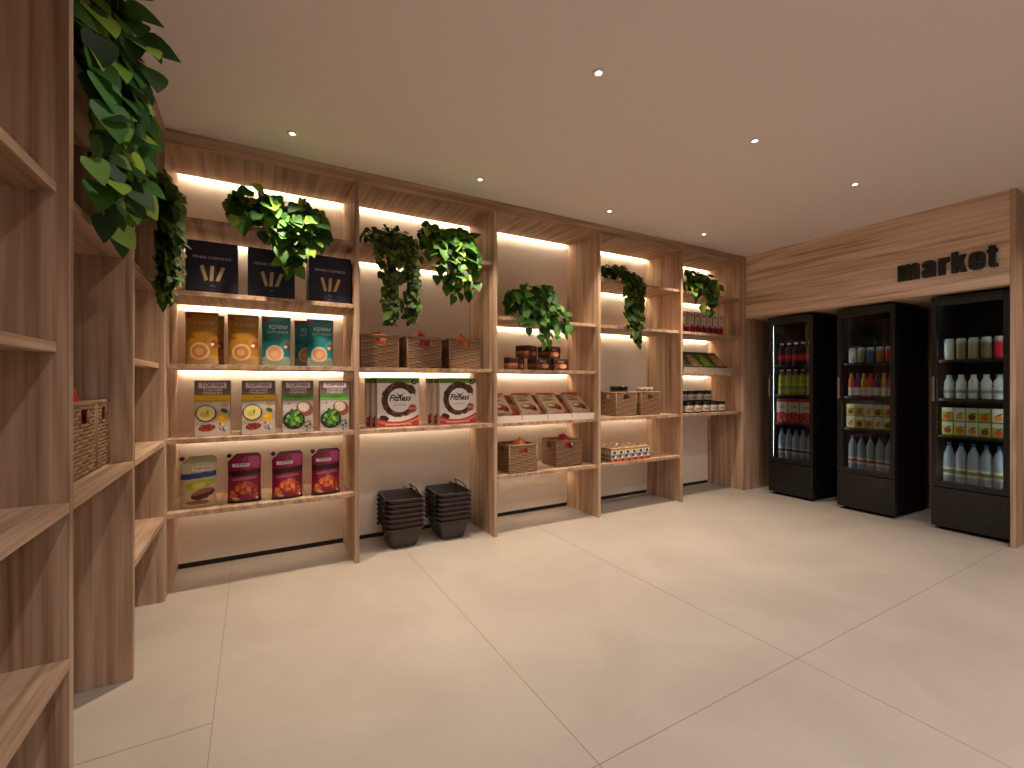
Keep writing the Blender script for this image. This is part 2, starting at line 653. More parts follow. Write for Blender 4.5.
def penne(g, cx, cz, L, r, a, y):
    pts = [(cx + math.sin(a) * t * L, y, cz + math.cos(a) * t * L) for t in (-0.5, -0.42, 0, 0.42, 0.5)]
    V = []
    for k in (0, 1):
        pass
    ux, uz = math.cos(a), -math.sin(a)
    sl = 0.6 * r
    q = [(cx - math.sin(a) * L / 2 - ux * r, y, cz - math.cos(a) * L / 2 - uz * r), (cx - math.sin(a) * L / 2 + ux * r + math.sin(a) * sl, y, cz - math.cos(a) * L / 2 + uz * r + math.cos(a) * sl),
         (cx + math.sin(a) * L / 2 + ux * r, y, cz + math.cos(a) * L / 2 + uz * r), (cx + math.sin(a) * L / 2 - ux * r - math.sin(a) * sl, y, cz + math.cos(a) * L / 2 - uz * r - math.cos(a) * sl)]
    g.add(q, [[0, 1, 2, 3]], lin('#c3aa7c'))
    for o in (-0.45, 0.45):
        w = 0.12 * r
        p = [(q[0][0] * (1 - t) + q[1][0] * t, y - 0.0003, q[0][2] * (1 - t) + q[1][2] * t) for t in (0.5 + o / 2 - 0.05, 0.5 + o / 2 + 0.05)]
        p2 = [(q[3][0] * (1 - t) + q[2][0] * t, y - 0.0003, q[3][2] * (1 - t) + q[2][2] * t) for t in (0.5 + o / 2 - 0.05, 0.5 + o / 2 + 0.05)]
        g.add([p[0], p[1], p2[1], p2[0]], [[0, 1, 2, 3]], lin('#a58a5c'))


for cx, a in ((-0.042, -0.27), (-0.002, 0.06), (0.042, 0.34)):
    penne(g, cx, 0.125, 0.098, 0.0095, a, -0.0505)
sf = lambda u, v, l: (u - 0.134, -0.05 - l, v)
g.text('500 g', sf, 0.134, 0.048, 0.012, lin('#9a97a3'))
g.text('PASTA', sf, 0.134, 0.022, 0.008, lin('#77748a'))
navy = Kind(tag(g.build('pasta_box', M_PRINT), 'x', 'box', 'dark blue pasta boxes'))
zz = LEV[1]
navy.put((-0.221, 3.36, zz), 0.0, 'dark blue pasta box, leftmost of the row, partly behind the trailing ivy')
navy.put((0.100, 3.36, zz), 0.0, 'dark blue pasta box in the middle, under the hanging heart-leaved plant')
navy.put((0.450, 3.35, zz), 0.05, 'dark blue pasta box, rightmost in front, beside the upright')
navy.put((0.458, 3.475, zz), 0.02, 'dark blue pasta box standing behind the rightmost one')

# ---- tall sauce cartons
def sauce_art(kind):
    w, h = 0.185, 0.340
    A = Art(w, h, 64, 120, '#b9aea6')
    A.rect(0, w, 0.62 * h, h, '#7d6a62')
    A.band(lambda x: 0.80 * h + 0 * x, lambda x: 0 * x + h, '#6d5850')
    if kind == 'y':
        A.rect(0, w, 0.63 * h, 0.735 * h, '#dcb318')
        A.band(lambda x: 0.63 * h + 0 * x, lambda x: 0.655 * h - 0.02 * np.abs(x - w / 2) , '#c79a12')
        A.ell(0.5 * w, 0.30 * h, 0.6 * w, 0.06 * h, '#a39a93', 0.3)
        A.ell(0.75 * w, 0.53 * h, 0.35 * w, 0.07 * h, '#cdc4bd', -0.2)
        A.ell(0.31 * w, 0.405 * h, 0.30 * w, 0.155 * h, '#2b2622')
        A.ell(0.31 * w, 0.41 * h, 0.26 * w, 0.135 * h, '#e6d98a')
        A.ell(0.27 * w, 0.39 * h, 0.12 * w, 0.05 * h, '#d6bf58')
        A.ell(0.36 * w, 0.43 * h, 0.03 * w, 0.04 * h, '#8f8a35')
        A.ell(0.80 * w, 0.30 * h, 0.17 * w, 0.05 * h, '#8f857c', 0.2)
        A.ell(0.77 * w, 0.31 * h, 0.16 * w, 0.095 * h, '#e0a91c')
        A.ell(0.74 * w, 0.33 * h, 0.07 * w, 0.035 * h, '#eec552')
        A.ell(0.83 * w, 0.45 * h, 0.11 * w, 0.04 * h, '#3c5a26', -0.5)
        A.ell(0.84 * w, 0.56 * h, 0.12 * w, 0.04 * h, '#c9a070')
        A.ell(0.34 * w, 0.145 * h, 0.24 * w, 0.065 * h, '#7b2a1c', 0.1)
        A.blobs(0.36 * w, 0.15 * h, 0.2 * w, 0.05 * h, 22, 0.004, 0.010, ['#9c3a22', '#5b1f1c', '#b5482c'])
        A.blobs(0.74 * w, 0.14 * h, 0.2 * w, 0.08 * h, 30, 0.003, 0.007, ['#8a8380', '#55504e', '#d8cfc8'])
    else:
        A.rect(0, w, 0.63 * h, 0.735 * h, '#4f8f37')
        A.band(lambda x: 0.63 * h + 0 * x, lambda x: 0.66 * h + 0.06 * np.abs(x - w / 2), '#6fb04c')
        A.ell(0.3 * w, 0.5 * h, 0.4 * w, 0.07 * h, '#c9bfb8', 0.2)
        A.ell(0.6 * w, 0.10 * h, 0.6 * w, 0.05 * h, '#a1978f')
        A.ell(0.72 * w, 0.45 * h, 0.30 * w, 0.14 * h, '#8a5240', -0.6)
        A.ell(0.68 * w, 0.49 * h, 0.19 * w, 0.095 * h, '#dcccb8', -0.55)
        A.blobs(0.68 * w, 0.49 * h, 0.15 * w, 0.07 * h, 24, 0.003, 0.006, ['#c9b59c', '#e8dccb'])
        A.ell(0.36 * w, 0.235 * h, 0.37 * w, 0.18 * h, '#1f2420')
        A.blobs(0.37 * w, 0.27 * h, 0.28 * w, 0.15 * h, 75, 0.006, 0.016, ['#3f7a2b', '#6aa53e', '#2c5a22', '#94c25c'])
        A.blobs(0.80 * w, 0.13 * h, 0.15 * w, 0.1 * h, 24, 0.003, 0.009, ['#56584c', '#8b8478', '#40453a'])
        A.ell(0.2 * w, 0.56 * h, 0.03 * w, 0.015 * h, '#4d5a3a', 0.6)
    A.rect(0.10 * w, 0.90 * w, 0.865 * h, 0.965 * h, '#d3c5cd')
    return A


def sauce_box(kind):
    A = sauce_art(kind)
    w, h = A.w, A.h
    c2 = '#e9e2da' if kind == 'y' else '#f0e2dc'
    t = [('ТОРЧИН', 0.5 * w, 0.889 * h, 0.028, '#4a2632', {'sx': 1.0, 'bold': 0.02}),
         ('САЛАТНИЙ', 0.5 * w, 0.805 * h, 0.0175, c2, {'sx': 1.0, 'bold': 0.012}),
         ('МАЙОНЕЗ', 0.5 * w, 0.750 * h, 0.0190, c2, {'sx': 1.05, 'bold': 0.012}),
         ('ЛИМОН' if kind == 'y' else 'ЗЕЛЕНЬ', 0.5 * w, 0.668 * h, 0.0135, '#8a6a10' if kind == 'y' else '#2c5a22', {'sx': 1.1})]
    g = carton('x', A, 0.075, '#a2958c', texts=t, sides=[(0.01, 0.62, '#93877f'), (0.62, 0.735, '#b4901c' if kind == 'y' else '#47802f'), (0.735, 0.99, '#6d5850')])
    return g.build('sauce_box', M_PRINT)


zz = LEV[3]
ky = Kind(tag(sauce_box('y'), 'x', 'box', 'tall sauce boxes'))
ky.put((-0.219, 3.352, zz), 0.0, 'tall sauce box with yellow band and lemon, at the left end')
ky.put((0.026, 3.330, zz), 0.0, 'tall sauce box with yellow band, left of the green-banded boxes')
kg = Kind(tag(sauce_box('g'), 'x', 'box', 'tall sauce boxes'))
kg.put((0.253, 3.330, zz), 0.0, 'tall sauce box with green band and salad bowl, beside the yellow-banded one')
kg.put((0.476, 3.300, zz), 0.0, 'tall sauce box with green band and salad bowl, against the upright')


# ---- pouches
def pouch_surf(w, h, dep, bulge_pow=2.2, top=0.0, cut=0.0):
    """front skin of a stand-up pouch: returns f(u, v, lift) in local space, u in 0..w, v in 0..h"""
    def dpt(u, v):
        t = v / h
        prof = (1 - t) ** 0.55 * min(1.0, 0.72 + 2.2 * t) if t < 1 else 0.0
        a = abs(2 * u / w - 1)
        return 0.5 * dep * prof * (1 - a ** bulge_pow) ** 0.7 if a < 1 else 0.0

    def xx(u, v):
        t = v / h
        wide = 1.0 - 0.035 * math.sin(PI * min(1, t * 1.1)) + 0.012 * (t < 0.05)
        return (u - w / 2) * wide

    def f(u, v, l=0.0):
        return (xx(u, v), -dpt(u, v) - 0.0008 - l, v)
    return f, dpt, xx


def pouch_body(art, dep, back, texts=(), mask=None):
    w, h = art.w, art.h
    f, dpt, xx = pouch_surf(w, h, dep)
    ny, nx = art.x.shape
    g = G()
    P = np.array([[f(art.x[j, i], art.y[j, i]) for i in range(nx)] for j in range(ny)])
    B = P.copy()
    B[..., 1] *= -1
    g.grid(P, art.a, mask=mask)
    g.grid(B, None, lin(back), flip=True, mask=mask)
    # seams and base
    Vs, Fs = [], []
    for j in range(ny):
        for i in (0, nx - 1):
            Vs += [P[j, i], B[j, i]]
    for j in range(ny - 1):
        for k in (0, 1):
            a = 4 * j + 2 * k
            q = [a, a + 1, a + 5, a + 4]
            Fs.append(q if k == 0 else q[::-1])
    g.add(Vs, Fs, lin(back))
    g.add([P[0, i] for i in range(nx)] + [B[0, i] for i in range(nx)], [[i, nx + i, nx + i + 1, i + 1] for i in range(nx - 1)], lin(back))
    g.add([P[-1, i] for i in range(nx)] + [B[-1, i] for i in range(nx)], [[i, i + 1, nx + i + 1, nx + i] for i in range(nx - 1) if mask is None or mask[-1, i]], lin(back))
    for (s, x, y, size, col, kw) in texts:
        g.text(s, f, x, y, size, lin(col), **kw)
    return g, f


def soup_art(kind):
    w, h = 0.168, 0.318
    base, dark, pale = ('#9a6a1c', '#7a4a14', '#b98e3e') if kind == 'o' else ('#1f7276', '#146066', '#4fa3a0')
    A = Art(w, h, 48, 84, base)
    A.rect(0, w, 0.94 * h, h, dark)
    A.band(lambda x: 0.42 * h + 0.03 * np.sin(x * 30), lambda x: 0.52 * h + 0.02 * np.sin(x * 40 + 1), dark)
    A.ell(0.80 * w, 0.45 * h, 0.3 * w, 0.06 * h, pale, 0.7, 0.5)
    A.ell(0.5 * w, 0.10 * h, 0.7 * w, 0.10 * h, '#a08858' if kind == 'o' else '#8f9a86', 0, 0.8)
    A.ell(0.44 * w, 0.25 * h, 0.31 * w, 0.165 * h, '#c7a27a' if kind == 'o' else '#c6b79d')
    A.ell(0.44 * w, 0.255 * h, 0.245 * w, 0.13 * h, '#a06c3a' if kind == 'o' else '#c08a62')
    A.ell(0.42 * w, 0.25 * h, 0.13 * w, 0.06 * h, '#b9895a' if kind == 'o' else '#cf9d72')
    A.ell(0.88 * w, 0.42 * h, 0.10 * w, 0.055 * h, '#8e3a22', 0.6)
    A.ell(0.83 * w, 0.39 * h, 0.06 * w, 0.03 * h, '#d8d0c4', 0.6)
    A.ell(0.11 * w, 0.92 * h, 0.10 * w, 0.05 * h, '#8a3030')
    return A


def soup_pouch(kind):
    A = soup_art(kind)
    w, h = A.w, A.h
    c = '#b98f48' if kind == 'o' else '#b9d6d0'
    t = [('крем', 0.55 * w, 0.755 * h, 0.045, c, {'shear': 0.2, 'bold': 0.01}), ('суп-пюре', 0.54 * w, 0.665 * h, 0.027, c, {'shear': 0.2})]
    g, f = pouch_body(A, 0.060, '#7d5518' if kind == 'o' else '#176a6d', t)
    r = thing('soup_pouch', 'x', 'pouch')
    g.build('pouch_body', M_GLOSS, r)
    s = G()
    for sy in (-1, 1):
        s.box(-w / 2 + 0.002, w / 2 - 0.002, sy * 0.0016 - 0.0005, sy * 0.0016 + 0.0005, 0.955 * h, h - 0.001, lin('#6d4a18' if kind == 'o' else '#125a60'))
    s.build('seal_strip', M_GLOSS, r)
    return r


zz = LEV[2]
ko, kt = Kind(soup_pouch('o')), Kind(soup_pouch('t'))
gp = 'stand-up soup pouches'
ko.put((-0.274, 3.33, zz), -0.03, 'ochre stand-up pouch at the left end of the shelf, in front', gp)
ko.put((-0.250, 3.46, zz), 0.0, 'ochre stand-up pouch half hidden behind the leftmost pouch', gp)
ko.put((-0.058, 3.33, zz), 0.0, 'ochre stand-up pouch next to the teal ones', gp)
kt.put((0.127, 3.33, zz), 0.0, 'teal stand-up pouch next to the ochre ones', gp)
kt.put((0.325, 3.44, zz), 0.0, 'teal stand-up pouch half hidden behind the rightmost pouch', gp)
kt.put((0.392, 3.33, zz), 0.04, 'teal stand-up pouch at the right end, in front', gp)


def spout_art(kind):
    w, h = 0.184, 0.305
    if kind == 'p':
        A = Art(w, h, 56, 92, '#b6ad86')
        A.rect(0, w, 0.86 * h, h, '#9a9468')
        A.band(lambda x: 0.55 * h + 0.06 * x, lambda x: 0.66 * h + 0.06 * x, '#223a6e')
        A.ell(0.55 * w, 0.45 * h, 0.45 * w, 0.09 * h, '#a7a63c', 0.15)
        A.ell(0.5 * w, 0.43 * h, 0.2 * w, 0.06 * h, '#cdbf3a', 0.2)
        A.ell(0.62 * w, 0.26 * h, 0.34 * w, 0.10 * h, '#5a2418', 0.25)
        A.ell(0.62 * w, 0.30 * h, 0.30 * w, 0.05 * h, '#9c4630', 0.25)
        A.ell(0.60 * w, 0.22 * h, 0.32 * w, 0.045 * h, '#36170f', 0.2)
        A.ell(0.48 * w, 0.10 * h, 0.34 * w, 0.045 * h, '#8a4a34')
        A.ell(0.85 * w, 0.15 * h, 0.1 * w, 0.07 * h, '#c9a684')
        A.rect(0.32 * w, 0.88 * w, 0.705 * h, 0.80 * h, '#d8c9bc')
    else:
        A = Art(w, h, 56, 92, '#7c1034')
        A.ell(0.75 * w, 0.82 * h, 0.35 * w, 0.18 * h, '#9a2450', 0.4)
        A.ell(0.8 * w, 0.84 * h, 0.16 * w, 0.14 * h, '#b04472', 0.5)
        A.rect(0, w, 0.94 * h, h, '#5c0b26')
        A.band(lambda x: 0.54 * h + 0.05 * x, lambda x: 0.65 * h + 0.05 * x, '#32060f')
        A.ell(0.5 * w, 0.49 * h, 0.40 * w, 0.035 * h, '#b4647e', 0.06, 0.75)
        A.ell(0.56 * w, 0.28 * h, 0.36 * w, 0.12 * h, '#9a3a1c', -0.15)
        A.blobs(0.56 * w, 0.30 * h, 0.30 * w, 0.10 * h, 40, 0.008, 0.018, ['#b9502a', '#c8653a', '#8a2c16', '#d67c4a', '#a8401f'])
        A.blobs(0.16 * w, 0.17 * h, 0.13 * w, 0.07 * h, 14, 0.006, 0.012, ['#b3552e', '#c8703c'])
        A.blobs(0.8 * w, 0.16 * h, 0.16 * w, 0.08 * h, 16, 0.006, 0.012, ['#a8401f', '#c8653a', '#7a2414'])
        A.ell(0.25 * w, 0.09 * h, 0.12 * w, 0.03 * h, '#c9a27a', -0.3)
        A.rect(0, w, 0, 0.05 * h, '#1f0a0c')
        A.ell(0.88 * w, 0.08 * h, 0.04 * w, 0.03 * h, '#d8cfca')
        A.rect(0.14 * w, 0.66 * w, 0.735 * h, 0.80 * h, '#d6c8c2')
    return A


def spout_pouch(kind):
    A = spout_art(kind)
    w, h = A.w, A.h
    ny, nx = A.x.shape
    mask = np.ones((ny - 1, nx - 1), bool)
    for j in range(ny - 1):                      # cut shoulder corners
        for i in range(nx - 1):
            x, y = A.x[j, i], A.y[j, i]
            if (h - y) + (x) < 0.05 or (h - y) + (w - x) < 0.022:
                mask[j, i] = False
    t = [('ТОРЧИН', (0.60 if kind == 'p' else 0.40) * w, (0.728 if kind == 'p' else 0.7485) * h, 0.0225 if kind == 'p' else 0.0165, '#7c1f3c' if kind == 'p' else '#2c1016', {'bold': 0.015})]
    g, f = pouch_body(A, 0.085, '#8d8660' if kind == 'p' else '#5c0b26', t, mask)
    r = thing('sauce_pouch', 'x', 'pouch')
    g.build('pouch_body', M_GLOSS, r)
    dx, dz = -0.7071, 0.7071
    bx, bz = -w / 2 + 0.024, h - 0.026
    s = G()
    s.tube([(bx - dx * 0.012, 0, bz - dz * 0.012), (bx + dx * 0.016, 0, bz + dz * 0.016)], 0.0075, 12, lin('#cfc4b4'))
    s.build('spout', M_GLOSS, r)
    c = G()
    cc = '#4a0a1c'
    c.tube([(bx + dx * 0.013, 0, bz + dz * 0.013), (bx + dx * 0.032, 0, bz + dz * 0.032)], 0.0125, 14, lin(cc))
    c.tube([(bx + dx * 0.010, 0, bz + dz * 0.010), (bx + dx * 0.0145, 0, bz + dz * 0.0145)], 0.0140, 14, lin(cc))
    c.build('cap', M_GLOSS, r)
    return r


zz = LEV[4]
gp = 'sauce pouches with corner spouts'
Kind(spout_pouch('p')).put((-0.292, 3.345, zz), 0.08, 'pale olive sauce pouch with blue band and corner cap', gp)
kc = Kind(spout_pouch('c'))
kc.put((-0.052, 3.335, zz), -0.05, 'crimson sauce pouch beside the pale olive pouch', gp)
kc.put((0.190, 3.305, zz), 0.10, 'crimson sauce pouch in the middle of the three crimson ones', gp)
kc.put((0.424, 3.305, zz), 0.12, 'crimson sauce pouch at the right end, next to the upright', gp)

# ---- cereal boxes
w, h = 0.312, 0.360
A = Art(w, h, 110, 126, '#d9cfc6')
A.rect(0, w, 0.90 * h, h, '#4f7a26')
A.rect(0.45 * w, 0.8 * w, 0.915 * h, 0.95 * h, '#6f9638')
A.ell(0.875 * w, 0.925 * h, 0.065 * w, 0.055 * h, '#1e2413')
A.r.seed(5)
cx, cy = 0.53 * w, 0.545 * h
for i in range(420):                            # ring of dark flakes
    a = 0.55 + (2 * PI - 1.02) * A.r.rand()
    rr = (0.345 + 0.070 * (A.r.rand() * 2 - 1)) * w * (1 + 0.06 * math.sin(a))
    if a < 0.9:
        rr *= 1.05
    r0 = 0.006 + 0.008 * A.r.rand()
    low = math.sin(a) < -0.6
    A.ell(cx + rr * math.cos(a), cy + rr * math.sin(a) * 0.98, r0 * 1.5, r0 * 0.8, ['#4a2c20', '#35201a', '#5e3a28', '#2c1a15', '#7a5236' if low else '#4a2c20'][i % 5], a + 1.57)
for k in range(5):
    A.ell(0.74 * w + 0.012 * k, 0.79 * h - 0.012 * k, 0.055 * w, 0.008 * w, '#3a241b', -0.5 - 0.1 * k)
A.ell(cx, cy, 0.285 * w, 0.285 * w, '#e6ded8')
A.ell(0.84 * w, 0.37 * h, 0.105 * w, 0.085 * h, '#a5483c')
A.ell(0.16 * w, 0.185 * h, 0.11 * w, 0.055 * h, '#2a1c18', -0.25)
A.rect(0.08 * w, 0.20 * w, 0.17 * h, 0.225 * h, '#2a1c18')
A.band(lambda x: 0 * x, lambda x: 0.105 * h + 0.55 * (x - 0.45 * w) ** 2 / w, '#9c2f2c')
A.band(lambda x: 0.035 * h + 0.4 * (x - 0.45 * w) ** 2 / w, lambda x: 0.075 * h + 0.45 * (x - 0.45 * w) ** 2 / w, '#c2665a')
g = carton('x', A, 0.052, '#d2c7bd', sides=[(0.0, 0.90, '#d8cbbb'), (0.90, 0.995, '#4f6a2a')], top='#5f7a38',
           texts=[('Fitness', 0.53 * w, 0.535 * h, 0.064, '#241e1c', {'shear': 0.28, 'bold': 0.03, 'sx': 0.90}),
                  ('шоколад', 0.53 * w, 0.435 * h, 0.022, '#8a7f7a', {}),
                  ('choco', 0.84 * w, 0.36 * h, 0.022, '#e8d6d0', {}),
                  ('цільнозернові пластівці', 0.5 * w, 0.043 * h, 0.017, '#f0dcd4', {})])
sf = lambda u, v, l: (u - w / 2, -0.026 - l, v)
for dx_, a_ in ((-0.008, 0.35), (0.008, -0.35)):   # small dark figure above the lettering
    q = [(0.545 * w + dx_ - 0.012, 0.655 * h), (0.545 * w + dx_ + 0.012, 0.655 * h), (0.545 * w, 0.60 * h)]
    g.add([sf(p[0], p[1], 0.0006) for p in q], [[0, 1, 2]], lin('#2b2523'))
for sgn in (-1, 1):
    q = [(0.545 * w + sgn * 0.010, 0.645 * h), (0.545 * w + sgn * 0.034, 0.69 * h), (0.545 * w + sgn * 0.030, 0.695 * h), (0.545 * w + sgn * 0.004, 0.655 * h)]
    g.add([sf(p[0], p[1], 0.0005) for p in (q if sgn < 0 else q[::-1])], [[0, 1, 2, 3]], lin('#4a4442'))
for p, q in (((0.855, 0.925), (0.875, 0.905)), ((0.875, 0.905), (0.905, 0.95))):
    (x0, y0), (x1, y1) = (p[0] * w, p[1] * h), (q[0] * w, q[1] * h)
    g.add([sf(x0, y0 - 0.004, 0.0005), sf(x1, y1 - 0.004, 0.0005), sf(x1, y1 + 0.003, 0.0005), sf(x0, y0 + 0.003, 0.0005)], [[0, 1, 2, 3]], lin('#cfd6c0'))
kf = Kind(tag(g.build('cereal_box', M_PRINT), 'x', 'box', 'white cereal boxes'))
zz = LEV[3]
for st, (x0, side_) in enumerate(((0.925, 'left'), (1.398, 'right'))):
    for k in range(3):
        lab = 'white cereal box with a ring of dark flakes, %s of the %s stack' % (('front', 'middle', 'rear')[k], side_)
        kf.put((x0 - 0.024 * k, 3.345 + 0.066 * k, zz), 0.0, lab)

# ---- market lettering on the bulkhead
# heavy condensed letter outlines, drawn in units of the x-height (1.0 = x-height)
LET = {
    'm': [[(0, 0), (0, 1), (.245, 1), (.245, .90), (.30, .97), (.37, 1.01), (.44, 1.01), (.50, .97), (.535, .89), (.59, .97), (.67, 1.015), (.75, 1.01), (.83, .95), (.86, .84), (.86, 0), (.605, 0), (.605, .74), (.595, .80), (.575, .82), (.555, .80), (.545, .74), (.545, 0), (.315, 0), (.315, .74), (.305, .80), (.285, .82), (.262, .80), (.255, .74), (.255, 0)]],
    'r': [[(0, 0), (0, 1), (.245, 1), (.24, .86), (.29, .97), (.36, 1.02), (.39, 1.02), (.39, .74), (.30, .72), (.265, .68), (.255, .60), (.255, 0)]],
    'k': [[(0, 0), (0, 1.22), (.25, 1.22), (.25, .70), (.34, 1), (.575, 1), (.445, .60), (.60, 0), (.355, 0), (.275, .36), (.25, .30), (.25, 0)]],
    't': [[(.09, 1.19), (.335, 1.19), (.335, 1), (.42, 1), (.42, .83), (.335, .83), (.335, .22), (.345, .17), (.375, .16), (.43, .16), (.43, 0), (.24, 0), (.15, .02), (.105, .08), (.09, .17), (.09, .83), (.02, .83), (.02, 1), (.09, 1)]],
}


def letter_loops(ch):
    if ch in LET:
        return LET[ch]
    if ch == 'a':
        out = [(.02, .68), (.02, .80), (.06, .92), (.15, 1.0), (.26, 1.02), (.38, 1.0), (.46, .93), (.50, .82), (.505, .70), (.505, 0), (.265, 0), (.265, .09), (.21, .01), (.13, -.02), (.05, .01), (.01, .08), (0, .20), (0, .30), (.02, .42), (.09, .50), (.19, .55), (.25, .60), (.262, .66), (.262, .76), (.25, .81), (.235, .825), (.22, .81), (.21, .76), (.21, .63), (.02, .63)]
        hole = [(.262, .47), (.225, .42), (.212, .34), (.212, .22), (.222, .17), (.238, .155), (.255, .17), (.262, .22)]
        return [out, hole]
    out = [(.545, .44), (.265, .44), (.265, .20), (.272, .155), (.29, .14), (.31, .155), (.318, .21), (.318, .35), (.545, .35), (.545, .26), (.53, .12), (.46, .03), (.36, -.015), (.27, -.02), (.14, .01), (.05, .09), (.01, .20), (0, .33), (0, .68), (.015, .81), (.07, .93), (.17, 1.0), (.28, 1.02), (.40, 1.0), (.49, .93), (.535, .82), (.545, .66)]
    hole = [(.265, .58), (.265, .77), (.272, .825), (.285, .84), (.30, .84), (.315, .825), (.32, .77), (.32, .58)]
    return [out, hole]


def extrude_loops(loops, sx, sz, d):
    """closed outlines (with holes) made solid; local x right, z up, thickness along y"""
    cu = bpy.data.curves.new('letter', 'CURVE')
    cu.dimensions = '2D'
    cu.fill_mode = 'BOTH'
    cu.extrude = d / 2
    cu.bevel_depth = 0.001
    for lp in loops:
        sp = cu.splines.new('POLY')
        sp.points.add(len(lp) - 1)
        for p, q in zip(sp.points, lp):
            p.co = (q[0] * sx, q[1] * sz, 0, 1)
        sp.use_cyclic_u = True
    o = bpy.data.objects.new('letter', cu)
    COL.objects.link(o)
    bpy.context.view_layer.update()
    me = bpy.data.meshes.new_from_object(o.evaluated_get(bpy.context.evaluated_depsgraph_get()))
    bpy.data.objects.remove(o)
    bpy.data.curves.remove(cu)
    return me


sign = thing('sign', 'black raised lowercase lettering reading market on the wood bulkhead', 'sign', (XR, 1.791, 2.1145))
sign.rotation_euler = (0, 0, -PI / 2)
for ch, ya, yb in (('m', 1.791, 1.646), ('a', 1.628, 1.538), ('r', 1.521, 1.455), ('k', 1.440, 1.350), ('e', 1.338, 1.247), ('t', 1.238, 1.177)):
    lw = {'m': .86, 'a': .505, 'r': .39, 'k': .60, 'e': .545, 't': .43}[ch]
    lo = letter_loops(ch)
    me = extrude_loops(lo, (ya - yb) / lw, 0.136, 0.02)
    me.materials.append(M_BLACK)
    o = bpy.data.objects.new('letter', me)
    COL.objects.link(o)
    o.parent = sign
    o.location = (1.791 - ya, -0.0105, 0)
    o.rotation_euler = (PI / 2, 0, 0)

# ------------------------------------------------------------------ wicker storage baskets
def wicker_basket(w, d, h):
    """open woven box with a grip hole in each side; stands on z = 0"""
    r = thing('wicker_basket', 'x', 'basket')
    g = G()
    pitch = 0.0125
    rows = int(round((h - 0.012) / pitch))
    rs = np.random.RandomState(2)
    shades = [lin(c) for c in ('#8a6a50', '#7c5d45', '#96765a', '#6f533d')]

    def wall(L, fx):
        stakes = int(round(L / 0.026))
        nu, nv = stakes * 4 + 1, rows * 4 + 1
        P, C = np.zeros((nv, nu, 3)), np.zeros((nv, nu, 3))
        mask = np.ones((nv - 1, nu - 1), bool)
        hw, z0, z1 = min(0.044, L * 0.2), h - 0.075, h - 0.020
        for j in range(nv):
            row = min(j // 4, rows - 1)
            a = (j % 4) / 4
            for i in range(nu):
                u = -L / 2 + L * i / (nu - 1)
                b = 0.5 + 0.5 * math.cos(PI * (i / 4 + row))
                o = 0.0055 * math.sin(PI * a) * (0.35 + 0.65 * b)
                P[j, i] = fx(u, o, 0.004 + pitch * j / 4)
                C[j, i] = shades[(row * 7 + i // 9) % 4]
        for j in range(nv - 1):
            for i in range(nu - 1):
                u = -L / 2 + L * (i + 0.5) / (nu - 1)
                z = 0.004 + pitch * (j + 0.5) / 4
                if abs(u) < hw and z0 < z < z1:
                    mask[j, i] = False
        g.grid(P, C, mask=mask)
        Q = np.array([[fx(-L / 2 + L * i / (nu - 1), -0.006, 0.004 + pitch * j / 4) for i in range(nu)] for j in range(nv)])
        g.grid(Q, None, shades[1], mask=mask, flip=True)
        for p, q in (((-hw, z0), (hw, z0)), ((-hw, z0), (-hw, z1)), ((hw, z0), (hw, z1)), ((-hw, z1), (hw, z1))):
            g.tube([fx(p[0], 0.0, p[1]), fx(q[0], 0.0, q[1])], 0.0052, 6, shades[0])
    wall(w, lambda u, o, z: (u, -d / 2 - o, z))
    wall(w, lambda u, o, z: (-u, d / 2 + o, z))
    wall(d, lambda u, o, z: (w / 2 + o, u, z))
    wall(d, lambda u, o, z: (-w / 2 - o, -u, z))
    for sx in (-1, 1):
        for sy in (-1, 1):
            g.tube([(sx * (w / 2 - 0.001), sy * (d / 2 - 0.001), 0.004), (sx * (w / 2 - 0.001), sy * (d / 2 - 0.001), h - 0.006)], 0.0065, 6, shades[2])
    g.box(-w / 2, w / 2, -d / 2, d / 2, 0.0015, 0.008, shades[3])
    g.build('woven_body', M_WICK, r)
    rim = G()
    ring = [(-w / 2, -d / 2), (w / 2, -d / 2), (w / 2, d / 2), (-w / 2, d / 2), (-w / 2, -d / 2)]
    rim.tube([(x, y, h - 0.006) for x, y in ring], 0.0085, 8, lin('#92735a'))
    rim.build('rim', M_WICK, r)
    return r


def squash(name, cat, cols, n, h, rad):
    """tall ribbed vegetable that fills a basket, knob at the top, stalk end"""
    r = thing(name, 'x', cat)
    prof = [(0.03, 0), (0.75, 0.05), (0.98, 0.25), (1.0, 0.45), (0.93, 0.66), (0.74, 0.80), (0.56, 0.88), (0.50, 0.93), (0.40, 0.975), (0.20, 0.998), (0.02, 1.0)]
    pr = [(rad * a, h * b) for a, b in prof]
    g = G()
    g.lathe(pr, seg=36, cols=[lin(cols[1 if k in (0, 10) else 0]) for k in range(len(pr))], fn=lambda a, z: 1 + 0.055 * math.cos(n * a))
    g.build('flesh', M_FRUIT, r)
    s = G()
    s.tube([(0, 0, h - 0.003), (0.002, 0.001, h + 0.006), (0.006, 0.002, h + 0.012)], [0.006, 0.0045, 0.005], 7, lin('#5d4a22'))
    s.build('stalk', M_FRUIT, r)
    return r


kb = Kind(wicker_basket(0.262, 0.25, 0.235))
ks = Kind(squash('orange_squash', 'vegetable', ('#d2691e', '#a84d14'), 9, 0.262, 0.088))
kr = Kind(squash('red_pepper', 'vegetable', ('#b81f34', '#8c1524'), 4, 0.268, 0.088))


def fill(k, x, y, z, lab, sc=1.0, rz=0.0, sz=1.0):
    o = k.put((x, y, z + 0.010), rz, lab)
    o.scale = (sc, sc, sz)


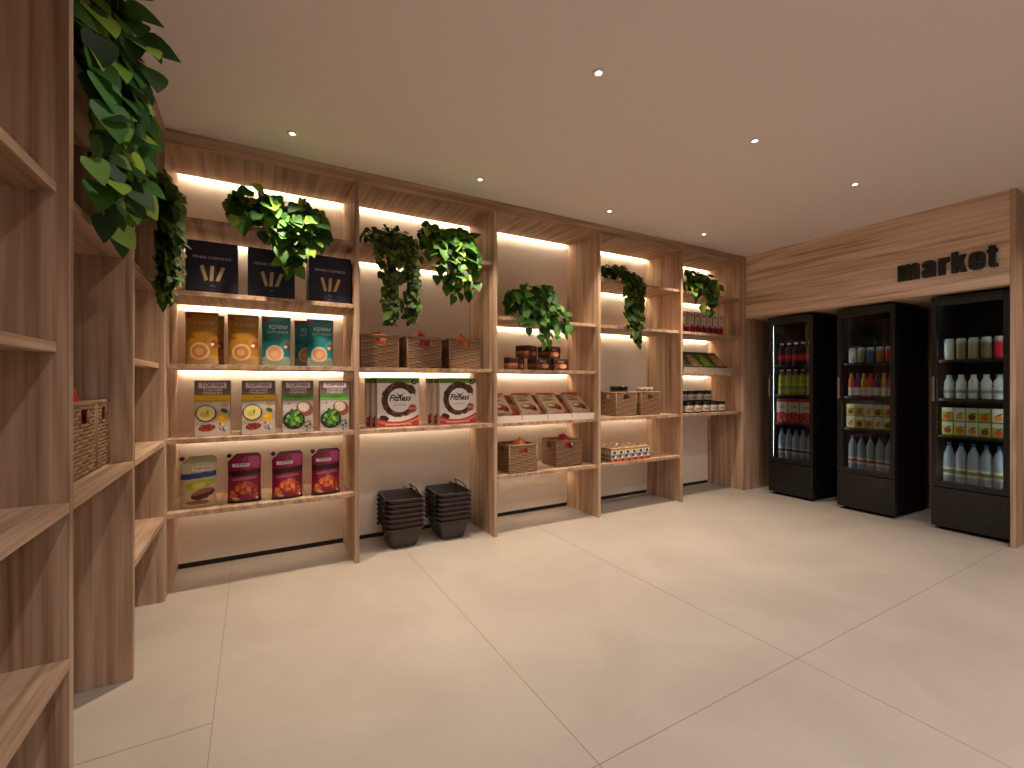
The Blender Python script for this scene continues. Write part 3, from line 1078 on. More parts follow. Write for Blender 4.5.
gp = 'wicker storage baskets'
z2, z3, z4 = LEV[2], LEV[3], LEV[4]
for x, y, z, rz, lab in (
        (0.787, 3.425, z2, 0.0, 'wicker basket holding an orange squash, leftmost of three above the cereal boxes'),
        (1.115, 3.425, z2, 0.0, 'wicker basket holding a red pepper, middle of three above the cereal boxes'),
        (1.447, 3.425, z2, 0.0, 'wicker basket holding an orange squash, rightmost of three above the cereal boxes'),
        (1.957, 3.375, z4, -0.03, 'wicker basket holding an orange squash, on the lowest shelf of the middle bay'),
        (2.475, 3.430, z4, -0.06, 'wicker basket holding a red pepper, on the lowest shelf of the middle bay'),
        (3.170, 3.440, z3, 0.0, 'wicker basket with dark jars inside, above the small drink cartons'),
        (3.497, 3.440, z3, 0.0, 'wicker basket with cream-lidded jars inside, above the small drink cartons'),
        (-0.642, 2.3215, z3, 0.0, 'empty-looking wicker basket on the left-hand unit, against its upright'),
        (-0.642, 2.0915, z3, 0.0, 'wicker basket with a red pepper inside on the left-hand unit, partly hidden')):
    bo = kb.put((x, y, z), rz, lab, gp)
    if x < 0:
        bo.scale = (1, 0.68 if y > 2.2 else 1, 1.1)
fill(ks, 0.795, 3.405, z2, 'orange squash in the leftmost basket above the cereal boxes')
fill(kr, 1.110, 3.405, z2, 'red pepper in the basket in the middle above the cereal boxes')
fill(ks, 1.458, 3.412, z2, 'orange squash in the rightmost basket above the cereal boxes')
fill(ks, 1.985, 3.365, z4, 'orange squash in the basket on the lowest shelf of the middle bay')
fill(kr, 2.480, 3.420, z4, 'red pepper in the basket on the lowest shelf of the middle bay')
fill(kr, -0.5695, 2.153, z3, 'red pepper showing through the grip hole of the left-hand basket', 0.54, 0.0, 1.12)

# tall jars standing in the two baskets of the fourth bay
def tall_jar(name, body, band, lid, h, rad):
    r = thing(name, 'x', 'jar')
    G().lathe([(rad * 0.9, 0), (rad, 0.008), (rad, h * 0.80), (rad * 0.86, h * 0.86), (rad * 0.86, h * 0.9)], seg=18, col=lin(body)).build('glass_body', M_GLOSS, r)
    G().lathe([(rad * 0.92, h * 0.88), (rad * 0.92, h * 0.995), (rad * 0.86, h)], seg=18, col=lin(lid)).build('lid', M_GLOSS, r)
    G().lathe([(rad * 1.005, h * 0.3), (rad * 1.012, h * 0.31), (rad * 1.012, h * 0.72), (rad * 1.005, h * 0.73)], seg=18, col=lin(band)).build('paper_label', M_PRINT, r)
    return r


kd = Kind(tall_jar('dark_jar', '#2a1a14', '#382219', '#241611', 0.282, 0.052))
kd.put((3.125, 3.430, z3 + 0.010), 0, 'dark-lidded jar in the left basket above the drink cartons, left of its pair', 'dark jars in a basket')
kd.put((3.233, 3.430, z3 + 0.010), 0, 'dark-lidded jar in the left basket above the drink cartons, right of its pair', 'dark jars in a basket')
kl = Kind(tall_jar('cream_jar', '#c8b498', '#6a4430', '#d6c6ac', 0.268, 0.034))
for i, w_ in enumerate(('leftmost', 'middle', 'rightmost')):
    kl.put((3.425 + 0.074 * i, 3.395, z3 + 0.010), 0, 'cream-lidded jar in the right basket above the drink cartons, %s of three' % w_, 'cream jars in a basket')


# ------------------------------------------------------------------ stacked shopping baskets
def shop_basket(handles):
    top, bot, H = (0.130, 0.172), (0.094, 0.132), 0.150
    n = 8

    def loop(hx, hy, z, rc=0.03):
        L = []
        for sx, sy, a0 in ((1, 1, 0), (-1, 1, 90), (-1, -1, 180), (1, -1, 270)):
            for k in range(n):
                a = math.radians(a0 + 90 * k / (n - 1))
                L.append((sx * (hx - rc) + rc * math.cos(a), sy * (hy - rc) + rc * math.sin(a), z))
        return L
    lev = [loop(bot[0] - 0.012, bot[1] - 0.012, 0.0, 0.02), loop(bot[0], bot[1], 0.010, 0.028)]
    for k in range(1, 6):
        t = k / 5
        lev.append(loop(bot[0] + (top[0] - bot[0]) * t, bot[1] + (top[1] - bot[1]) * t, 0.010 + (H - 0.016) * t))
    lev += [loop(top[0] + 0.009, top[1] + 0.009, H - 0.006), loop(top[0] + 0.010, top[1] + 0.010, H + 0.002), loop(top[0] - 0.001, top[1] - 0.001, H + 0.002)]
    for k in range(4, -1, -1):
        t = k / 5
        lev.append(loop(bot[0] + (top[0] - bot[0]) * t - 0.003, bot[1] + (top[1] - bot[1]) * t - 0.003, 0.013 + (H - 0.016) * t))
    m = len(lev[0])
    g = G()
    V = [p for L in lev for p in L]
    F = []
    for a in range(len(lev) - 1):
        for i in range(m):
            j = (i + 1) % m
            F.append([a * m + i, a * m + j, (a + 1) * m + j, (a + 1) * m + i])
    F.append(list(range(m))[::-1])
    F.append([(len(lev) - 1) * m + i for i in range(m)])
    g.add(V, F, smooth=False)
    for sx in (-1, 1):                                   # handle pivots under the rim
        for sy in (-0.6, 0.6):
            g.box(sx * (top[0] + 0.016) - 0.010, sx * (top[0] + 0.016) + 0.010, sy * top[1] - 0.014, sy * top[1] + 0.014, H - 0.020, H - 0.002, mat=1, bev=0.003)
    r = thing('shopping_basket', 'x', 'basket')
    g.build('basket_body', [M_PLAST, M_PLASTB], r)
    if handles:
        for x0, xt in ((0.118, 0.045), (0.118, 0.095)):
            hd = G()
            zt = H + (0.040 if xt < 0.07 else 0.055)
            yy = 0.105
            hd.tube([(x0, -yy - 0.01, H - 0.012), (xt + 0.02, -yy, H + 0.02), (xt, -yy + 0.015, zt), (xt, yy - 0.015, zt), (xt + 0.02, yy, H + 0.02), (x0, yy + 0.01, H - 0.012)], 0.0045, 8)
            hd.build('handle', M_PLASTB, r)
    return r


kp = Kind(shop_basket(False))
for st, (x, y, n_, wd) in enumerate(((0.985, 3.480, 6, 'left'), (1.372, 3.475, 6, 'right'))):
    for k in range(n_):
        lab = 'dark brown plastic shopping basket, %s from the floor in the %s stack' % (ORD[k], wd)
        kp.put((x, y, 0.0365 * k), -0.02, lab, 'stacked shopping baskets')
    top_b = shop_basket(True)
    Kind(top_b).put((x, y, 0.0365 * n_), -0.02, 'dark brown shopping basket with raised handles on top of the %s stack' % wd, 'stacked shopping baskets')

# ------------------------------------------------------------------ middle bay: small dark boxes, leaning packets
w, h = 0.165, 0.105
A = Art(w, h, 34, 28, '#3b2218')
A.rect(0, w, 0.88 * h, h, '#6a3a22')
A.rect(0, w, 0, 0.12 * h, '#4a3a1c')
A.rect(0.16 * w, 0.86 * w, 0.64 * h, 0.82 * h, '#2a1712')
A.ell(0.62 * w, 0.36 * h, 0.26 * w, 0.22 * h, '#d98a68')
A.ell(0.70 * w, 0.32 * h, 0.15 * w, 0.12 * h, '#eab596')
A.ell(0.26 * w, 0.34 * h, 0.16 * w, 0.18 * h, '#8a4a34')
g = carton('x', A, 0.13, '#4a2a1c', texts=[('КАКАО', 0.5 * w, 0.67 * h, 0.020, '#cdb9a8', {'bold': 0.02})],
           sides=[(0.02, 0.14, '#4a3a1c'), (0.14, 0.32, '#7a4630'), (0.32, 0.55, '#9a6a50'), (0.55, 0.86, '#38201a'), (0.86, 0.98, '#6a3a22')], top='#5a3220')
kc2 = Kind(tag(g.build('snack_box', M_PRINT), 'x', 'box', 'small dark brown snack boxes'))
kc2.put((1.955, 3.405, z2), 0.72, 'small dark brown box, left end of the lower row under the leafy plant')
kc2.put((2.190, 3.372, z2), 0.03, 'small dark brown box, middle of the lower row under the leafy plant')
kc2.put((2.382, 3.372, z2), 0.0, 'small dark brown box, right end of the lower row under the leafy plant')
kc2.put((2.075, 3.400, z2 + 0.1066), 0.60, 'small dark brown box, left one on top of the lower row')
kc2.put((2.305, 3.385, z2 + 0.1066), 0.30, 'small dark brown box, right one on top of the lower row, behind drooping leaves')


def packet(A, body, texts=()):
    """slim carton leaning back; built upright, tilted when placed"""
    return carton('x', A, 0.040, body, texts=texts, sides=[(0.01, 0.99, body)], bev=0.001)


w, h = 0.192, 0.250
A = Art(w, h, 48, 62, '#c9b493')
A.rect(0, w, 0.90 * h, h, '#b8683a')
A.ell(0.5 * w, 0.90 * h, 0.22 * w, 0.05 * h, '#a8532c')
A.ell(0.40 * w, 0.60 * h, 0.34 * w, 0.05 * h, '#8a6438', 0.05)
A.ell(0.72 * w, 0.84 * h, 0.10 * w, 0.06 * h, '#b54a30')
A.ell(0.5 * w, 0.28 * h, 0.40 * w, 0.16 * h, '#b88a58')
A.ell(0.52 * w, 0.25 * h, 0.33 * w, 0.12 * h, '#8a3a26')
A.ell(0.40 * w, 0.31 * h, 0.20 * w, 0.06 * h, '#e0cba8')
A.ell(0.74 * w, 0.19 * h, 0.17 * w, 0.12 * h, '#3a1a14')
A.ell(0.70 * w, 0.23 * h, 0.10 * w, 0.05 * h, '#b5402c')
A.ell(0.78 * w, 0.06 * h, 0.18 * w, 0.03 * h, '#c64a3a')
g = packet(A, '#b9aca0', [('снек', 0.40 * w, 0.68 * h, 0.040, '#6a4424', {'bold': 0.02, 'shear': 0.2})])
kq = Kind(tag(g.build('snack_packet', M_PRINT), 'x', 'packet', 'leaning snack packets'))
tilt = math.radians(-50)
for i, xx in enumerate((1.815, 2.085, 2.350, 2.632)):
    lab = 'cream snack packet leaning back in the white tray, ' + ('leftmost, cut off by the upright', 'second from the left', 'third from the left', 'rightmost')[i]
    kq.put((xx, 3.345 + (0.02 if i == 0 else 0), z3 + 0.058), 0.0, lab, None, tilt)
tr = thing('display_tray', 'white display tray with orange back holding the leaning cream packets', 'tray', (2.2125, 3.40, z3 + 0.0008))
t = G()
t.box(-0.515, 0.515, -0.13, 0.18, 0.0, 0.004, lin('#d8cec4'))
t.build('tray_base', M_PRINT, tr)
t = G()
for i in range(4):
    x0 = -0.515 + 0.26 * i
    t.box(x0, x0 + 0.250, -0.134, -0.130, 0.0, 0.052, lin('#d8cec4'))
t.build('front_lip', M_PRINT, tr)
t = G()
t.box(-0.515, 0.515, 0.172, 0.178, 0.0, 0.212, lin('#b5653a'))
t.build('back_board', M_PRINT, tr, label='orange back board')
t = G()                                                   # sloped rest under the packets
t.add([(-0.515, -0.075, 0.004), (0.515, -0.075, 0.004), (0.515, 0.165, 0.150), (-0.515, 0.165, 0.150), (-0.515, 0.165, 0.004), (0.515, 0.165, 0.004)],
      [[0, 1, 2, 3], [3, 2, 5, 4], [0, 3, 4], [1, 5, 2], [0, 4, 5, 1]], lin('#b5653a'))
t.build('sloped_rest', M_PRINT, tr)

# ------------------------------------------------------------------ fourth bay: block of small drink cartons
w, h = 0.081, 0.128
A = Art(w, h, 26, 40, '#cdbfa8')
A.rect(0, w, 0.86 * h, h, '#a8763a')
A.ell(0.5 * w, 0.74 * h, 0.40 * w, 0.12 * h, '#e2d9c0')
A.ell(0.5 * w, 0.70 * h, 0.24 * w, 0.12 * h, '#4a2c1c')
A.rect(0, w, 0.30 * h, 0.54 * h, '#6c87a0')
A.ell(0.3 * w, 0.42 * h, 0.22 * w, 0.10 * h, '#34465e')
A.ell(0.68 * w, 0.34 * h, 0.16 * w, 0.10 * h, '#e8e2d8', 0.7)
A.rect(0, w, 0.0, 0.24 * h, '#c65a34')
A.ell(0.7 * w, 0.13 * h, 0.22 * w, 0.10 * h, '#7a2418')
g = carton('x', A, 0.081, '#b9a88c', sides=[(0.01, 0.24, '#8a5a34'), (0.24, 0.32, '#a8967a'), (0.32, 0.52, '#5c6078'), (0.52, 0.86, '#a08a68'), (0.86, 0.99, '#7a5630')], top='#d0b48a', bev=0.001)
rt = thing('drink_carton', 'x', 'carton')
g.build('carton_body', M_PRINT, rt)
G().lathe([(0.020, h - 0.0005), (0.020, h + 0.009), (0.017, h + 0.011)], seg=12, col=lin('#c9a890')).build('cap', M_PRINT, rt)
kk = Kind(rt)
for r_ in range(4):
    for c_ in range(6):
        lab = 'small drink carton, %s from the left in the %s row of the block' % (ORD[c_], ('front', 'second', 'third', 'rear')[r_])
        kk.put((2.958 + 0.0845 * c_, 3.290 + 0.085 * r_, z4), 0.0, lab, 'block of drink cartons')

# ------------------------------------------------------------------ last bay: red and white cartons, packets, jars
w, h = 0.084, 0.245
A = Art(w, h, 24, 60, '#d2c6bc')
A.rect(0, w, 0.0, 0.31 * h, '#8f1030')
A.rect(0, w, 0.31 * h, 0.34 * h, '#b04058')
A.ell(0.5 * w, 0.38 * h, 0.26 * w, 0.05 * h, '#6a4a20')
A.ell(0.45 * w, 0.36 * h, 0.14 * w, 0.03 * h, '#8f1030')
A.ell(0.5 * w, 0.84 * h, 0.26 * w, 0.045 * h, '#8a1a3a')
g = carton('x', A, 0.10, '#b9aaa0', texts=[('сік', 0.5 * w, 0.56 * h, 0.034, '#9a8f88', {})],
           sides=[(0.01, 0.31, '#6a0c24'), (0.31, 0.99, '#b0a296')], top='#cfc2b6')
kj = Kind(tag(g.build('juice_carton', M_PRINT), 'x', 'carton', 'white and crimson cartons'))
for i in range(7):
    lab = 'white carton with crimson base, %s from the left in the row under the far plant' % ORD[i]
    kj.put((4.085 + 0.1005 * i, 3.42 + (0.03 if i == 0 else 0), LEV[1]), 0.10 if i == 1 else 0.0, lab)


def seed_art(base, hi, top):
    A = Art(0.20, 0.24, 36, 44, base)
    A.rect(0, 0.2, 0.2, 0.24, top)
    A.ell(0.10, 0.08, 0.075, 0.06, hi, 0.3)
    A.blobs(0.10, 0.08, 0.06, 0.05, 16, 0.006, 0.014, [hi, base, '#d8d0b0'])
    A.rect(0.0, 0.03, 0.0, 0.24, top)
    return A


for i, (xx, b_, hi, tp, cn) in enumerate(((4.035, '#2c4a3c', '#a86a2c', '#2a2018', 'dark teal'), (4.235, '#7c6a34', '#c9a878', '#4a3018', 'brown'),
                                          (4.435, '#3f8a1c', '#8fc81e', '#1f1a12', 'bright green'), (4.655, '#a87c1c', '#b89a78', '#5a3212', 'ochre'))):
    g = packet(seed_art(b_, hi, tp), tp, [('чай', 0.10, 0.150, 0.045, '#e6dcc4', {'bold': 0.02})])
    Kind(tag(g.build('tea_packet', M_GLOSS), 'x', 'packet', 'leaning tea packets')).put((xx, 3.350, z2 + 0.062), 0.0, cn + ' packet leaning back in the grey tray of the far bay', None, math.radians(-46))
tr = thing('display_tray', 'grey display tray holding four leaning packets in the far bay', 'tray', (4.40, 3.41, z2 + 0.0008))
t = G()
t.box(-0.44, 0.43, -0.12, 0.17, 0.0, 0.004, lin('#a89a90'))
t.build('tray_base', M_PRINT, tr)
t = G()
for i in range(4):
    t.box(-0.44 + 0.219 * i, -0.44 + 0.219 * i + 0.211, -0.124, -0.120, 0.0, 0.058, lin('#a3958c'))
t.build('front_lip', M_PRINT, tr)
t = G()
t.add([(-0.435, -0.060, 0.004), (0.425, -0.060, 0.004), (0.425, 0.160, 0.145), (-0.435, 0.160, 0.145), (-0.435, 0.160, 0.004), (0.425, 0.160, 0.004)],
      [[0, 1, 2, 3], [3, 2, 5, 4], [0, 3, 4], [1, 5, 2], [0, 4, 5, 1]], lin('#8f8278'))
t.build('sloped_rest', M_PRINT, tr)

jr = thing('spread_jar', 'x', 'jar')
G().lathe([(0.050, 0), (0.056, 0.006), (0.056, 0.082), (0.050, 0.090)], seg=20, col=lin('#2c1a12')).build('glass_body', M_GLOSS, jr)
g = G()
lab_c = []
pr = [(0.0566, 0.014), (0.0568, 0.016), (0.0568, 0.076), (0.0566, 0.078)]
g.lathe(pr, seg=20, col=lin('#c4b3a2'))
g.text('мед', lambda u, v, l: (0.0575 * math.sin(u / 0.0575), -0.0575 * math.cos(u / 0.0575), v), 0.0, 0.034, 0.034, lin('#5a4334'), bold=0.02)
g.build('paper_label', M_PRINT, jr)
G().lathe([(0.053, 0.088), (0.0545, 0.092), (0.0545, 0.116), (0.051, 0.119)], seg=24, col=lin('#1c1310')).build('lid', M_GLOSS, jr)
kjar = Kind(jr)
for r_ in range(2):
    for i in range(5):
        kjar.put((4.085 + 0.1385 * i, 3.345 + 0.122 * r_, z3), 0.3 * ((i * 3 + r_) % 3 - 1), 'black-lidded jar, %s from the left in the %s row of the far bay' % (ORD[i], ('front', 'rear')[r_]), 'black-lidded jars')
for i in range(4):
    kjar.put((4.085 + 0.1385 * i, 3.425, z3 + 0.120), 0.2 * (i % 3 - 1), 'black-lidded jar, %s from the left in the upper layer of the far bay' % ORD[i], 'black-lidded jars')

# ------------------------------------------------------------------ drinks fridges
def fridge(yc, label, two_lights):
    """local frame: front looks along -x, y to the fridge's own left (image left is +y)"""
    r = thing('drinks_fridge', label, 'fridge', (5.0, yc, 0.0), 0, 'black drinks fridges')
    W, D, H = 0.462, 0.72, 1.95
    hw = W / 2
    b = G()
    b.box(0.0485, D, -hw, -hw + 0.028, 0.03, H, bev=0.002)
    b.box(0.0485, D, hw - 0.028, hw, 0.03, H, bev=0.002)
    b.box(D - 0.03, D, -hw + 0.028, hw - 0.028, 0.03, H)
    b.box(0.048, D - 0.03, -hw + 0.028, hw - 0.028, H - 0.05, H)
    b.box(0.048, D - 0.03, -hw + 0.028, hw - 0.028, 0.03, 0.385)
    b.build('cabinet', M_FRIDGE_BODY, r)
    k = G()
    k.box(0.004, 0.047, -hw, hw, 0.03, 0.352, bev=0.003)
    k.box(0.000, 0.004, -hw + 0.045, hw - 0.045, 0.105, 0.305, bev=0.001)
    kp_ = k.build('kick_panel', M_FRIDGE, r)
    v = G()
    for i in range(12):
        y = -hw + 0.065 + 0.0115 * i
        v.box(-0.003, 0.0, y, y + 0.005, 0.150, 0.185)
    v.build('vent_grille', M_FRIDGE_IN, kp_)
    f = G()
    for sx in (0.10, D - 0.08):
        for sy in (-hw + 0.05, hw - 0.05):
            f.lathe([(0.02, 0.0004), (0.02, 0.031)], c=(sx, sy, 0), seg=10)
    f.build('feet', M_FRIDGE, r)
    d = G()
    z0, z1, fw = 0.362, H, 0.034
    d.box(0.004, 0.046, -hw, -hw + fw, z0, z1, bev=0.002)
    d.box(0.004, 0.046, hw - fw, hw, z0, z1, bev=0.002)
    d.box(0.004, 0.046, -hw + fw, hw - fw, z0, z0 + 0.045, bev=0.002)
    d.box(0.004, 0.046, -hw + fw, hw - fw, z1 - 0.075, z1, bev=0.002)
    dr = d.build('door', M_FRIDGE, r)
    gl = G()
    gl.box(0.014, 0.018, -hw + fw, hw - fw, z0 + 0.045, z1 - 0.075)
    gl.build('glass_pane', M_GLASS, dr)
    h = G()
    h.box(-0.022, -0.012, hw - 0.030, hw - 0.010, 1.075, 1.285, bev=0.003)
    h.box(-0.012, 0.004, hw - 0.026, hw - 0.014, 1.095, 1.110)
    h.box(-0.012, 0.004, hw - 0.026, hw - 0.014, 1.250, 1.265)
    h.build('handle', M_STEEL, dr)
    for z in SHZ[1:]:
        s = G()
        for i in range(9):
            y = -hw + 0.040 + (W - 0.08) * i / 8
            s.tube([(0.075, y, z - 0.004), (D - 0.05, y, z - 0.004)], 0.0028, 5)
        s.box(0.070, 0.078, -hw + 0.029, hw - 0.029, z - 0.022, z - 0.001)
        s.box(D - 0.056, D - 0.05, -hw + 0.029, hw - 0.029, z - 0.014, z - 0.001)
        s.build('wire_shelf', M_WIRE, r)
    hs = G()  # added unseen baffle, keeps the side tubes from lighting the cabinet wall
    for sy in ((1, -1) if two_lights else (1,)):
        ya, yb_ = sorted((sy * (hw - 0.0311), sy * (hw - 0.0295)))
        hs.box(0.0464, 0.0488, ya, yb_, 0.42, 1.86)
        ya, yb_ = sorted((sy * (hw - 0.0318), sy * (hw - 0.0312)))
        G().box(0.0464, 0.0484, ya, yb_, 0.42, 1.86).build('light_tube', M_FLED, r, label='added fill tube, unseen behind the door top')
    hs.build('added_light_baffle', M_BLACK, r)
    G().box(0.052, 0.060, -hw + 0.04, hw - 0.04, 1.888, 1.894).build('light_tube', M_FLED, r, label='added fill tube, unseen behind the door top')  # added lamp that brightens the contents, hidden behind the door's top rail
    return r


SHZ = (0.386, 0.790, 1.100, 1.425)
FY = (2.773, 2.085, 1.370)
FNAME = ('far fridge', 'middle fridge', 'near fridge')
fridge(FY[0], 'black glass-door drinks fridge farthest from the viewer', False)
fridge(FY[1], 'black glass-door drinks fridge in the middle of three', False)
fridge(FY[2], 'black glass-door drinks fridge nearest, under the lettering', True)


def bottle(name, cat, prof, body, cap=None, caph=0.02, capr=0.014, lab=None, lz=(0, 0), bands=None):
    """prof: (radius, height) rings; lab: colour of a paper label between heights lz"""
    r = thing(name, 'x', cat)
    cols = [lin(body)] * len(prof)
    if bands:
        cols = [lin(next(c for (z_, c) in bands if z <= z_ + 1e-6)) for (_, z) in prof]
    G().lathe(prof, seg=14, cols=cols).build('bottle_body', M_GLOSS, r)
    top = prof[-1][1]
    if cap:
        G().lathe([(capr, top - 0.004), (capr, top + caph), (capr * 0.9, top + caph + 0.001)], seg=12, col=lin(cap)).build('cap', M_GLOSS, r)
    if lab:
        rad = max(p[0] for p in prof) + 0.0012
        g = G()
        c = lin(lab[0])
        c2 = lin(lab[1])
        m = (lz[0] + lz[1]) / 2
        q = (lz[1] - lz[0]) * 0.22
        g.lathe([(rad - 0.0008, lz[0]), (rad, lz[0] + 0.001), (rad, m - q), (rad, m - q + 0.001), (rad, m + q - 0.001), (rad, m + q), (rad, lz[1] - 0.001), (rad - 0.0008, lz[1])],
                seg=14, cols=[c, c, c, c2, c2, c, c, c])
        g.build('paper_label', M_PRINT, r)
    return r


def P_water(h, rad):
    return [(rad * .9, 0), (rad, .008), (rad, h * .55), (rad * .96, h * .60), (rad, h * .66), (rad * .86, h * .78), (rad * .45, h * .90), (rad * .33, h * .93), (rad * .33, h * .97)]


def P_juice(h, rad):
    return [(rad * .9, 0), (rad, .006), (rad, h * .5), (rad * .9, h * .56), (rad, h * .62), (rad * .92, h * .74), (rad * .6, h * .86), (rad * .5, h * .9), (rad * .5, h * .96)]


def P_can(h, rad):
    return [(rad * .85, 0), (rad, h * .06), (rad, h * .3), (rad, h * .7), (rad, h * .9), (rad * .84, h * .97), (rad * .84, h)]


def row(kinds, fi, zi, what, grp, x=0.125, dy=0.0, z=0.0, extra=''):
    """one front row across a fridge shelf, listed from the image's left to its right"""
    n = len(kinds)
    sp = 0.375 / n
    for i, k in enumerate(kinds):
        y = FY[fi] + 0.1875 - sp * (i + 0.5) + dy
        shelf_name = ('bottom shelf', 'second shelf', 'third shelf', 'top shelf')[zi]
        pos = ('leftmost', 'second from left', 'third from left', 'fourth from left', 'fifth from left', 'sixth from left', 'seventh from left')[i]
        o = k.put((5.0 + x, y, SHZ[zi] + z), 0.0, '%s, %s on %s%s of %s' % (what(i) if callable(what) else what, pos, shelf_name, extra, FNAME[fi]), grp)


# ---- farthest fridge
kw = Kind(bottle('water_bottle', 'bottle', P_water(0.33, 0.036), '#9fb6c4', '#2c62b4', 0.018, 0.014, ('#d8d2c4', '#4a4a40'), (0.075, 0.135)))
row([kw] * 5, 0, 0, 'clear water bottle with blue cap', 'water bottles')
w, h = 0.120, 0.265
A = Art(w, h, 28, 60, '#b8302c')
A.rect(0, w, 0.34 * h, 0.88 * h, '#d8ccb4')
A.ell(0.5 * w, 0.34 * h, 0.55 * w, 0.12 * h, '#c03830')
A.blobs(0.5 * w, 0.2 * h, 0.42 * w, 0.14 * h, 18, 0.008, 0.018, ['#c8403a', '#8a1c1c', '#d8685a'])
g = carton('x', A, 0.09, '#a83028', texts=[('сік', 0.5 * w, 0.60 * h, 0.05, '#7a6a4c', {'bold': 0.02})])
kcar = Kind(tag(g.build('juice_box', M_PRINT), 'x', 'carton', 'red juice boxes'))
for i, (yo, pos) in enumerate(((0.125, 'leftmost'), (0.0, 'middle'), (-0.125, 'rightmost'))):
    kcar.put((5.125, FY[0] + yo, SHZ[1]), -PI / 2, 'cream and red juice carton, %s of three in the far fridge' % pos)
kg_ = Kind(bottle('lemonade_bottle', 'bottle', P_juice(0.27, 0.036), '#b4c41e', '#d8d8d0', 0.016, 0.018, ('#c8d230', '#8f9a88'), (0.03, 0.125), bands=((0.20, '#aebc1c'), (1, '#3c443c'))))
row([kg_] * 5, 0, 2, 'yellow-green lemonade bottle', 'lemonade bottles')
kred = Kind(bottle('cola_bottle', 'bottle', P_juice(0.235, 0.036), '#3a1416', '#e0dcd8', 0.016, 0.018, ('#b81c30', '#d8403c'), (0.045, 0.120)))
row([kred] * 5, 0, 3, 'dark cola bottle with red label', 'cola bottles')
# ---- middle fridge
kw2 = Kind(bottle('mineral_water_bottle', 'bottle', P_water(0.32, 0.034), '#8fa4ac', '#1f4a94', 0.018, 0.013, ('#d8dcd4', '#b04a40'), (0.06, 0.12)))
row([kw2] * 5, 1, 0, 'mineral water bottle with blue cap', 'mineral water bottles')


def fruit_box(base, fr):
    A = Art(0.070, 0.115, 20, 32, base)
    A.rect(0, 0.07, 0.085, 0.115, '#d8d8c4')
    A.ell(0.036, 0.042, 0.024, 0.026, fr)
    A.ell(0.044, 0.070, 0.018, 0.007, '#3f7a24', 0.5)
    A.rect(0, 0.07, 0.0, 0.010, '#5c8a1e')
    g = carton('x', A, 0.07, base, top='#c8d0a8', bev=0.001)
    return Kind(tag(g.build('juice_box', M_PRINT), 'x', 'carton', 'small fruit juice boxes'))


kfb = [fruit_box('#a8c43a', '#d8452c'), fruit_box('#d8d8b0', '#e0902c'), fruit_box('#c8c83c', '#8a2434')]
FB = ('green', 'cream', 'yellow')


def juice_layers(fi, zi):
    for lv in range(2):
        for i in range(5):
            q = (i + lv + fi) % 3
            kfb[q].put((5.118, FY[fi] + 0.150 - 0.075 * i, SHZ[zi] + 0.1165 * lv), -PI / 2,
                       '%s juice box, %s from left in %s layer of %s' % (FB[q], ORD[i], ('lower', 'upper')[lv], FNAME[fi]))


juice_layers(1, 1)
cols = (('#d86a1c', 'orange'), ('#5a2468', 'purple'), ('#e0a01c', 'amber'), ('#d84a1c', 'red-orange'), ('#4a1c4c', 'dark purple'), ('#c8a038', 'golden'), ('#d03018', 'red'))
ksm = [Kind(bottle('juice_bottle', 'bottle', P_juice(0.215, 0.0245), c, c, 0.014, 0.013, ('#e4dcd4', '#d8d0c8'), (0.012, 0.085))) for c, _ in cols]
row(ksm, 1, 2, lambda i: cols[i][1] + ' juice bottle with white label', 'small juice bottles')
cc = (('#c8d0c8', 'white'), ('#7c8a58', 'olive'), ('#4a5a7c', 'blue'), ('#b06a3c', 'brown'), ('#b8281c', 'red'))
kcan = [Kind(bottle('drink_can', 'can', P_can(0.145, 0.031), c, None, bands=((0.03, c), (0.11, c), (1, '#a8a8a4')))) for c, _ in cc]
row(kcan, 1, 3, lambda i: cc[i][1] + ' drink can', 'drink cans')
# ---- nearest fridge
kw3 = Kind(bottle('spring_water_bottle', 'bottle', P_water(0.33, 0.037), '#93a6b0', '#2a5aa8', 0.018, 0.014, ('#d4ccac', '#5c7a3c'), (0.065, 0.135)))
row([kw3] * 5, 2, 0, 'water bottle with green-edged label', 'spring water bottles')
juice_layers(2, 1)
kyo = Kind(bottle('yoghurt_bottle', 'bottle', P_juice(0.19, 0.034), '#d4dcd2', '#c8ccc4', 0.014, 0.018, ('#c8d4c8', '#8a9a80'), (0.03, 0.085)))
row([kyo] * 5, 2, 2, 'white yoghurt drink bottle', 'yoghurt bottles')
ca = (('#c8ccc4', 'white'), ('#8a7a4c', 'gold'), ('#9a8a5a', 'pale gold'), ('#7a6a44', 'bronze'), ('#c81c34', 'bright red'))
kca = [Kind(bottle('drink_can', 'can', P_can(0.175, 0.032), c, None, bands=((0.03, c), (0.14, c), (1, '#b0b0ac')))) for c, _ in ca]
row(kca, 2, 3, lambda i: ca[i][1] + ' tall drink can', 'tall drink cans')


# ------------------------------------------------------------------ plants
def leaf_heart(L, W):
    """outline of a heart-shaped leaf lying in x (width), y (length), base at the origin"""
    half = [(0.0, 0.0), (0.20, -0.10), (0.40, -0.04), (0.50, 0.14), (0.46, 0.36), (0.32, 0.62), (0.14, 0.85), (0.0, 1.0)]
    return [(x * W, y * L) for x, y in half]


